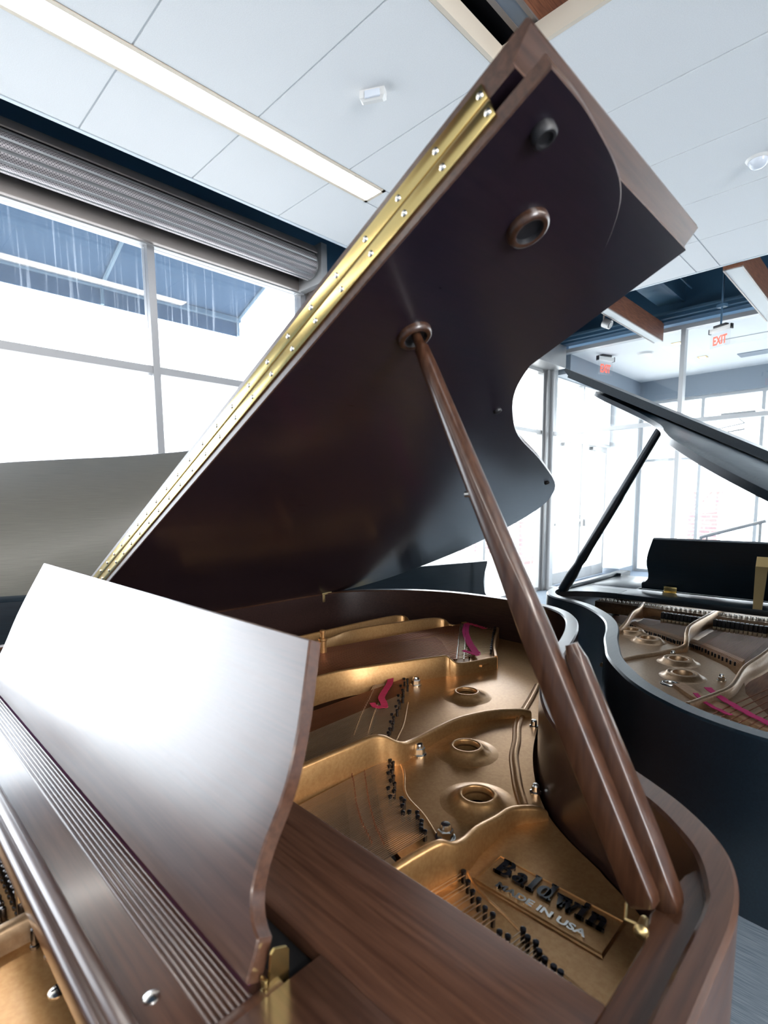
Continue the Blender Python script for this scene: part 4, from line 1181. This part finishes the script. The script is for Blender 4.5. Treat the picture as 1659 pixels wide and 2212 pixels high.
stick('prop_stick', pr0, pr1, [(0, 0.011, 0.010, 9), (0.012, 0.0130, 0.011, 10), (0.40, 0.0135, 0.0112, 10), (0.47, 0.0128, 0.011, 6), (0.54, 0.0125, 0.0115, 3), (0.75, 0.0115, 0.011, 2), (0.93, 0.0095, 0.0095, 2), (0.965, 0.0085, 0.0085, 2), (0.97, 0.006, 0.006, 2), (1.0, 0.0055, 0.0055, 2)], 'walnut_prop')
ps0 = Vector(LW((-0.127, 0.488, -0.362))); ps1 = Vector(LW((-0.2285, 0.492, -0.142)))
stick('short_prop', ps0, ps1, [(0, 0.010, 0.011, 6), (0.03, 0.0118, 0.012, 7), (0.25, 0.0122, 0.012, 8), (0.5, 0.0108, 0.0108, 8), (0.93, 0.0082, 0.0085, 6), (0.96, 0.0072, 0.0075, 3), (1.0, 0.006, 0.006, 2)], 'walnut_prop')
mb = MB(); mb.lathe([(0, -0.012), (0.005, -0.012), (0.0055, 0.006), (0.0075, 0.008), (0.0075, 0.012), (0.004, 0.015), (0, 0.0155)], (1.418, 0.452, 0.985), (0.2, -1, 0.25), 16, scale=(0.8, 0.8)); mb.tube([(1.398, 0.47, 0.984), (1.404, 0.452, 0.983), (1.418, 0.452, 0.985)], 0.0016, 6)
mb.build('prop_hinge_pin', 'brass_old', BR, 40)
mb = MB(); mb.lathe([(0, -0.002), (0.003, -0.002), (0.003, 0.004), (0, 0.005)], tuple(pr0.lerp(pr1, 0.66) + Vector((-0.011, -0.006, 0))), (-1, -0.3, 0), 10); mb.build('prop_stud', 'nickel', BR, 40)

# ------------------------------------------------------------------ black piano facing the other way
BK = empty('grand_piano', (0.487, 2.44, 0), PI, label='open black satin grand piano at the right, nested against the walnut one', cat='piano')


def KB(x, y): return (0.487 - x, 2.44 - y)


outer_k = [(-0.03, YF + 0.1), (-0.03, 0.5), (-0.03, 0.95), (-0.02, 1.12), (0.04, 1.26), (0.15, 1.39), (0.30, 1.48), (0.45, 1.52), (0.60, 1.527), (0.70, 1.505), (0.775, 1.465), (0.843, 1.409), (0.90, 1.34), (0.95, 1.265), (0.985, 1.19),
           (1.02, 1.11), (1.052, 1.02), (1.09, 0.935), (1.135, 0.865), (1.19, 0.80), (1.25, 0.745), (1.32, 0.705), (1.385, 0.672), (1.43, 0.625), (1.46, 0.565), (1.476, 0.49), (1.478, 0.40), (1.478, 0.2), (1.478, YF + 0.1)]
outer_k = [(p[0], p[1]) for p in spline([(a, c, 0) for a, c in outer_k], 5)]
inner_b_save = inner_b
_, inner_b = rim(BK, outer_k, lambda p: 0.034 if p.y > 0.5 else 0.03, 'ebony_y', YF)
inner_k = inner_b
arm(BK, -0.03, 0.02, YF, 'ebony_y'); arm(BK, 1.43, 1.478, YF, 'ebony_y')
underparts(BK, 'ebony_x', 1.52)
ik = [(p.x, p.y) for p in inner_k]
mb = MB(); mb.prism(ik, 0.775, 0.80); mb.build('soundboard', 'soundboard', BK, 0)
mb = MB(); mb.prism(ik, 0.712, 0.73); mb.build('case_bottom', 'ebony_y', BK, 0)
segk = [p for p in inner_segment(0, 0, 0.006) if (p[1] > 0.40 and p[0] > 0.45)]
fek = [(1.44, 0.42), (1.38, 0.30), (1.22, 0.44), (1.15, 0.49), (1.08, 0.545), (1.01, 0.60), (0.95, 0.63), (0.90, 0.67), (0.82, 0.75), (0.76, 0.86), (0.74, 0.95), (0.66, 1.10), (0.60, 1.25), (0.50, 1.40)]
plate_with_holes(segk + fek, [KB(-0.672, 1.912), KB(-0.588, 1.830), KB(-0.446, 1.648), KB(-0.399, 1.520)], 0.868, 0.88, 'iron_plate', 'plate_gold_pale', BK, 0.024)
for hx, hy in [KB(-0.672, 1.912), KB(-0.588, 1.830), KB(-0.446, 1.648), KB(-0.399, 1.520)]:
    mb = MB(); mb.lathe([(0.0235, -0.012), (0.0235, 0.010), (0.0245, 0.0115), (0.028, 0.010), (0.030, 0.0095), (0.034, 0.0125), (0.037, 0.0125), (0.040, 0.010), (0.046, 0.002), (0.056, 0.0002), (0.056, -0.004)], (hx, hy, 0.88), sides=36, closed_prof=True)
    mb.build('plate_hole_collar', 'plate_gold_pale', BK, 60)
kb = lambda L, hw: [(*KB(x, y), z + 1.35, hw) for x, y, z in L]
strut(BK, kb([(-0.775, 2.34, -0.425), (-0.74, 2.20, -0.425), (-0.735, 2.10, -0.43), (-0.70, 1.93, -0.44), (-0.70, 1.84, -0.455), (-0.73, 1.80, -0.468)], 0.007), 'plate_strut', 'plate_gold_pale', 0.87)
strut(BK, kb([(-0.49, 2.34, -0.415), (-0.49, 2.20, -0.415), (-0.493, 1.95, -0.415), (-0.478, 1.84, -0.420), (-0.464, 1.785, -0.435), (-0.472, 1.765, -0.450), (-0.506, 1.70, -0.458), (-0.552, 1.60, -0.460), (-0.575, 1.53, -0.462), (-0.60, 1.49, -0.468)], 0.008), 'plate_strut', 'plate_gold_pale', 0.87)
strut(BK, kb([(-0.24, 2.30, -0.42), (-0.25, 2.0, -0.42), (-0.262, 1.75, -0.425), (-0.28, 1.62, -0.435), (-0.275, 1.46, -0.442), (-0.29, 1.38, -0.445), (-0.32, 1.27, -0.447)], 0.007), 'plate_strut', 'plate_gold_pale', 0.87)
# front wall of the plate (gold panel behind the dampers) and pin strip
mb = MB(); mb.box(0.05, 0.205, 0.87, 1.42, 0.222, 0.915, 0.002); mb.box(0.05, 0.02, 0.905, 1.42, 0.21, 0.915, 0.001); mb.build('tuning_plate', 'plate_gold_pale', BK)
mb = MB(); mb.lathe([(0, 0), (0.0027, 0), (0.0027, 0.009), (0.0022, 0.0105), (0, 0.011)], sides=8)
tk0 = mb.build('tuning_pin', 'nickel', BK, 40, loc=(0.84, 0.205, 0.915))
for i in range(1, 78):
    dup(tk0, (0.78 + i * 0.0082, 0.203 - 0.008 * (i % 2), 0.915), BK)
# dampers
m2 = MB(); m2.box(-0.0056, -0.011, 0.014, 0.0056, 0.011, 0.038, 0.002); dk = m2.build('damper', 'damper_black', BK, 40, loc=(0, 0, 0))
m2 = MB(); m2.box(-0.005, -0.012, 0.0, 0.005, 0.012, 0.014, 0.001); df = m2.build('damper_felt', 'felt_cream', dk, 40)
first = True
for i in range(48):
    x = 0.50 + i * 0.0134
    if abs(x - 0.985) < 0.016 or abs(x - 0.735) < 0.016: continue
    X = (x, 0.300 - 0.035 * (x - 0.8), 0.880)
    if first: dk.location = X; first = False
    else:
        c = dup(dk, X, BK); c2 = df.copy(); S.collection.objects.link(c2); c2.parent = c
# strings, bridge, hitch pins
hk = [KB(x, y) for x, y in ((-0.72, 2.01), (-0.65, 1.945), (-0.60, 1.92), (-0.555, 1.895), (-0.519, 1.867), (-0.475, 1.86), (-0.44, 1.835), (-0.38, 1.78), (-0.312, 1.715))]
mb = MB(); mb.lathe([(0.0, -0.003), (0.0026, -0.003), (0.0026, 0.008), (0.0, 0.009)], sides=8)
hk0 = mb.build('hitch_pin', 'pin_dark', BK, 40, loc=(*hk[0], 0.88))
for i in range(1, 44):
    x, y = pl(hk, i / 44); dup(hk0, (x, y - 0.004 * (i % 2), 0.88), BK)
kr = MB(); kc = 0
for i in range(130):
    f = i / 129
    x, y = pl(hk, f); pts = [(x, y, 0.888), (x - 0.01 - 0.02 * (1 - f), 0.23, 0.888)]
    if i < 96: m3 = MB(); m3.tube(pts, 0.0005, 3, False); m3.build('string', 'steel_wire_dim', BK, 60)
    else: kr.tube(pts, 0.0005, 3, False)
for i in range(26):
    f = i / 25; x = lerp(0.765, 0.36, f); y = lerp(1.215, 1.41, f)
    kr.tube([(x, y, 0.892), (x - 0.21, 0.24, 0.895)], 0.0013, 4, False)
o = kr.build('strings', 'copper_wire', BK, 60); o['kind'] = 'stuff'
mb = MB(); P = [(x + dx, y - dy) for (x, y), dx, dy in ((h, 0, 0.075) for h in hk)]; Q = [(x, y - 0.045) for x, y in hk]
mb.prism(P + Q[::-1], 0.80, 0.884); mb.build('bridge', 'bridge_wood', BK, 30)
mb = MB(); mb.prism([(0.86, 1.0), (0.80, 1.06), (0.66, 1.15), (0.50, 1.22), (0.50, 1.25), (0.67, 1.18), (0.82, 1.085), (0.88, 1.02)], 0.80, 0.889); mb.build('bass_bridge', 'bridge_wood', BK, 30)
ribbon(BK, [KB(*p) for p in ((-0.318, 1.42), (-0.28, 1.37), (-0.22, 1.31), (-0.16, 1.262))], 0.016, 'felt_pink', 0.896, label='pink felt strip woven through the bass strings')
ribbon(BK, [KB(*p) for p in ((-0.330, 1.365), (-0.29, 1.31), (-0.24, 1.275))], 0.010, 'felt_pink', 0.894)
mb = MB(); mb.lathe([(0.012, 0), (0.013, 0.003), (0.016, 0.004), (0.019, 0.003), (0.02, 0)], (*KB(-0.405, 1.44), 0.88), sides=24, closed_prof=True); mb.lathe([(0.021, 0), (0.0225, 0.002), (0.024, 0)], (*KB(-0.405, 1.44), 0.88), sides=24, closed_prof=True)
mb.build('medallion', 'nickel', BK, 40)
for x, y in ((-0.475, 1.70), (-0.318, 1.555)): bolt(BK, *KB(x, y), 0.88, 0.9)
mb = MB(); mb.lathe([(0, 0), (0.009, 0), (0.009, 0.009), (0, 0.010)], (*KB(-0.60, 1.545), 0.88), sides=6); mb.build('plate_bolt', 'pin_dark', BK, 30)
# shelf and desk
mb = MB(); mb.box(0.02, 0.24, ZS - 0.02, 1.44, 0.395, ZS, 0.0018); mb.box(1.25, -0.12, ZS - 0.02, 1.44, 0.25, ZS, 0.001); mb.box(0.02, -0.12, ZS - 0.02, 0.23, 0.25, ZS, 0.001); mb.box(0.23, 0.08, ZS - 0.02, 1.25, 0.20, ZS - 0.003, 0.001)
mb.build('desk_shelf', 'ebony_x', BK)
mb = MB(); mb.prism([(1.44, 0.30), (1.44, 0.50), (1.40, 0.45), (1.33, 0.41), (1.26, 0.398), (1.26, 0.30)], ZS - 0.02, ZS + 0.001, inset_top=0.002, drop_top=0.002); mb.build('side_block', 'ebony_x', BK)
music_desk(BK, 0.738, 0.225, 0.990, 0.4955, 'ebony_x', [(a, b_ * 0.84) for a, b_ in DESKP], R(18), 0.018)
mb = MB(); mb.box(1.10, 0.243, ZS, 1.145, 0.247, ZS + 0.022, 0.001); mb.box(1.10, 0.243, ZS, 1.145, 0.262, ZS + 0.002, 0.0005); mb.build('desk_hinge', 'brass', BK)
# brass strut behind the desk
mb = MB(); mb.loft([[(x, 0.388, ZS) for x in (0.808, 0.833)] + [(x, 0.392, ZS) for x in (0.833, 0.808)], [(x, 0.285, ZS + 0.125) for x in (0.816, 0.851)] + [(x, 0.289, ZS + 0.127) for x in (0.851, 0.816)]])
mb.build('desk_strut', 'brass_old', BK, 0)
mb = MB(); mb.loft([[(x, 0.285, ZS + 0.12) for x in (0.814, 0.851)] + [(x, 0.290, ZS + 0.12) for x in (0.851, 0.814)], [(x, 0.272, ZS + 0.16) for x in (0.814, 0.851)] + [(x, 0.276, ZS + 0.16) for x in (0.851, 0.814)]])
mb.build('strut_plate', 'brass_old', BK, 0)
# lid with folded flap
THK = R(28.3)
LIDK = [(-0.03, 0.378), (1.498, 0.378)] + [(p[0], p[1]) for p in spline([(a, c, 0) for a, c in ((1.498, 0.40), (1.496, 0.49), (1.478, 0.575), (1.445, 0.635), (1.395, 0.685), (1.325, 0.72), (1.26, 0.757), (1.20, 0.812), (1.145, 0.88), (1.10, 0.95), (1.062, 1.035), (1.03, 1.12), (0.995, 1.20), (0.96, 1.275), (0.91, 1.35), (0.852, 1.42), (0.78, 1.48), (0.70, 1.52), (0.60, 1.542), (0.45, 1.535), (0.30, 1.495), (0.14, 1.40), (0.03, 1.27), (-0.02, 1.13), (-0.03, 1.0))], 4)]
lidk = lid_parts(BK, THK, LIDK, 0.378, 0.793, ['ebony_y', 'ebony_y'])
mb = MB(); mb.loft([[(a, 0.378, n_) for a, n_ in prf], [(a, 0.80, n_) for a, n_ in prf]]); mb.build('lid_flap', 'ebony_y', lidk, 20)
for n0, n1 in ((0.0095, 0.0235), (0.0262, 0.0405)):
    mb = MB(); mb.box(0.05, 0.3755, n0, 1.45, 0.3785, n1); hl = mb.build('hinge_leaf', 'brass', BK, 30); hl.location = (0, 0, ZR); hl.rotation_euler = (0, -THK, 0)
a = Vector((1.447, 0.470, 0.985)); w0 = 1.24
b_ = Vector((w0 * math.cos(THK), 0.52, ZR + w0 * math.sin(THK)))
d = (b_ - a)
BRs = BR; BR = BK
stick('prop_stick', a, b_, [(0, 0.018, 0.018, 4), (0.12, 0.0195, 0.0195, 3), (0.19, 0.0155, 0.0155, 2), (0.23, 0.0185, 0.0185, 2), (0.30, 0.0165, 0.0165, 2), (0.60, 0.0165, 0.0165, 2), (0.62, 0.0150, 0.0150, 2), (0.96, 0.0130, 0.0130, 2), (1.0, 0.010, 0.010, 2)], 'ebony_x')
BR = BRs

# ------------------------------------------------------------------ third piano, behind on the left, seen from its hinged side
fi = R(163.7)
c3, s3 = math.cos(fi), math.sin(fi)
org = Vector((-1.685, 2.54, 0)) - Vector((c3 * -0.03 - s3 * YF, s3 * -0.03 + c3 * YF, 0))
P3 = empty('grand_piano', org, fi, label='black grand piano beyond the walnut one, its raised lid seen from outside at left', cat='piano')
outer_3 = [(-0.03, YF + 0.1), (-0.03, 0.8), (-0.03, 1.5), (-0.03, 2.05), (0.0, 2.25), (0.10, 2.42), (0.28, 2.52), (0.50, 2.53), (0.70, 2.46), (0.82, 2.32), (0.89, 2.12), (0.94, 1.85), (0.99, 1.55), (1.06, 1.25), (1.14, 1.02), (1.25, 0.83), (1.37, 0.72), (1.45, 0.60), (1.478, 0.46), (1.478, 0.2), (1.478, YF + 0.1)]
outer_3 = [(p[0], p[1]) for p in spline([(a, c, 0) for a, c in outer_3], 5)]
_, inner_b = rim(P3, outer_3, lambda p: 0.034, 'ebony_y', YF)
arm(P3, -0.03, 0.02, YF, 'ebony_y'); arm(P3, 1.43, 1.478, YF, 'ebony_y')
underparts(P3, 'ebony_x', 1.75)
mb = MB(); mb.prism([(p.x, p.y) for p in inner_b], 0.84, 0.86); mb.build('iron_plate', 'plate_gold_pale', P3, 0)
mb = MB(); mb.box(0.02, -0.1, ZS - 0.02, 1.44, 0.40, ZS - 0.002, 0.001); mb.build('desk_shelf', 'ebony_x', P3)
TH3 = R(35)
LID3 = [(-0.03, 0.378), (1.498, 0.378)] + [(x + (0.02 if x > 0.6 else 0), y) for x, y in outer_3[::-1] if y > 0.40 and (x > 0.6 or y > 1.0)]
mat('ebony_olive', (0.085, 0.08, 0.065), 0.42, coat=0.2, coat_r=0.3)
noise_color(M['ebony_olive'], (0.075, 0.070, 0.056), (0.105, 0.098, 0.080), (60, 1.5, 60), 6, 5, 0.05)  # olive-grey tone for the flat faces of this lid
lid3 = lid_parts(P3, TH3, LID3, 0.378, 0.8, ['ebony_olive', 'ebony_y'])
mb = MB(); mb.loft([[(a, 0.378, n_) for a, n_ in prf], [(a, 0.80, n_) for a, n_ in prf]]); mb.build('lid_flap', 'ebony_y', lid3, 20)
mb = MB(); mb.tube([(1.43, 0.45, 0.99), (1.10 * math.cos(TH3), 0.5, ZR + 1.10 * math.sin(TH3))], 0.012, 10); mb.build('prop_stick', 'ebony_x', P3)
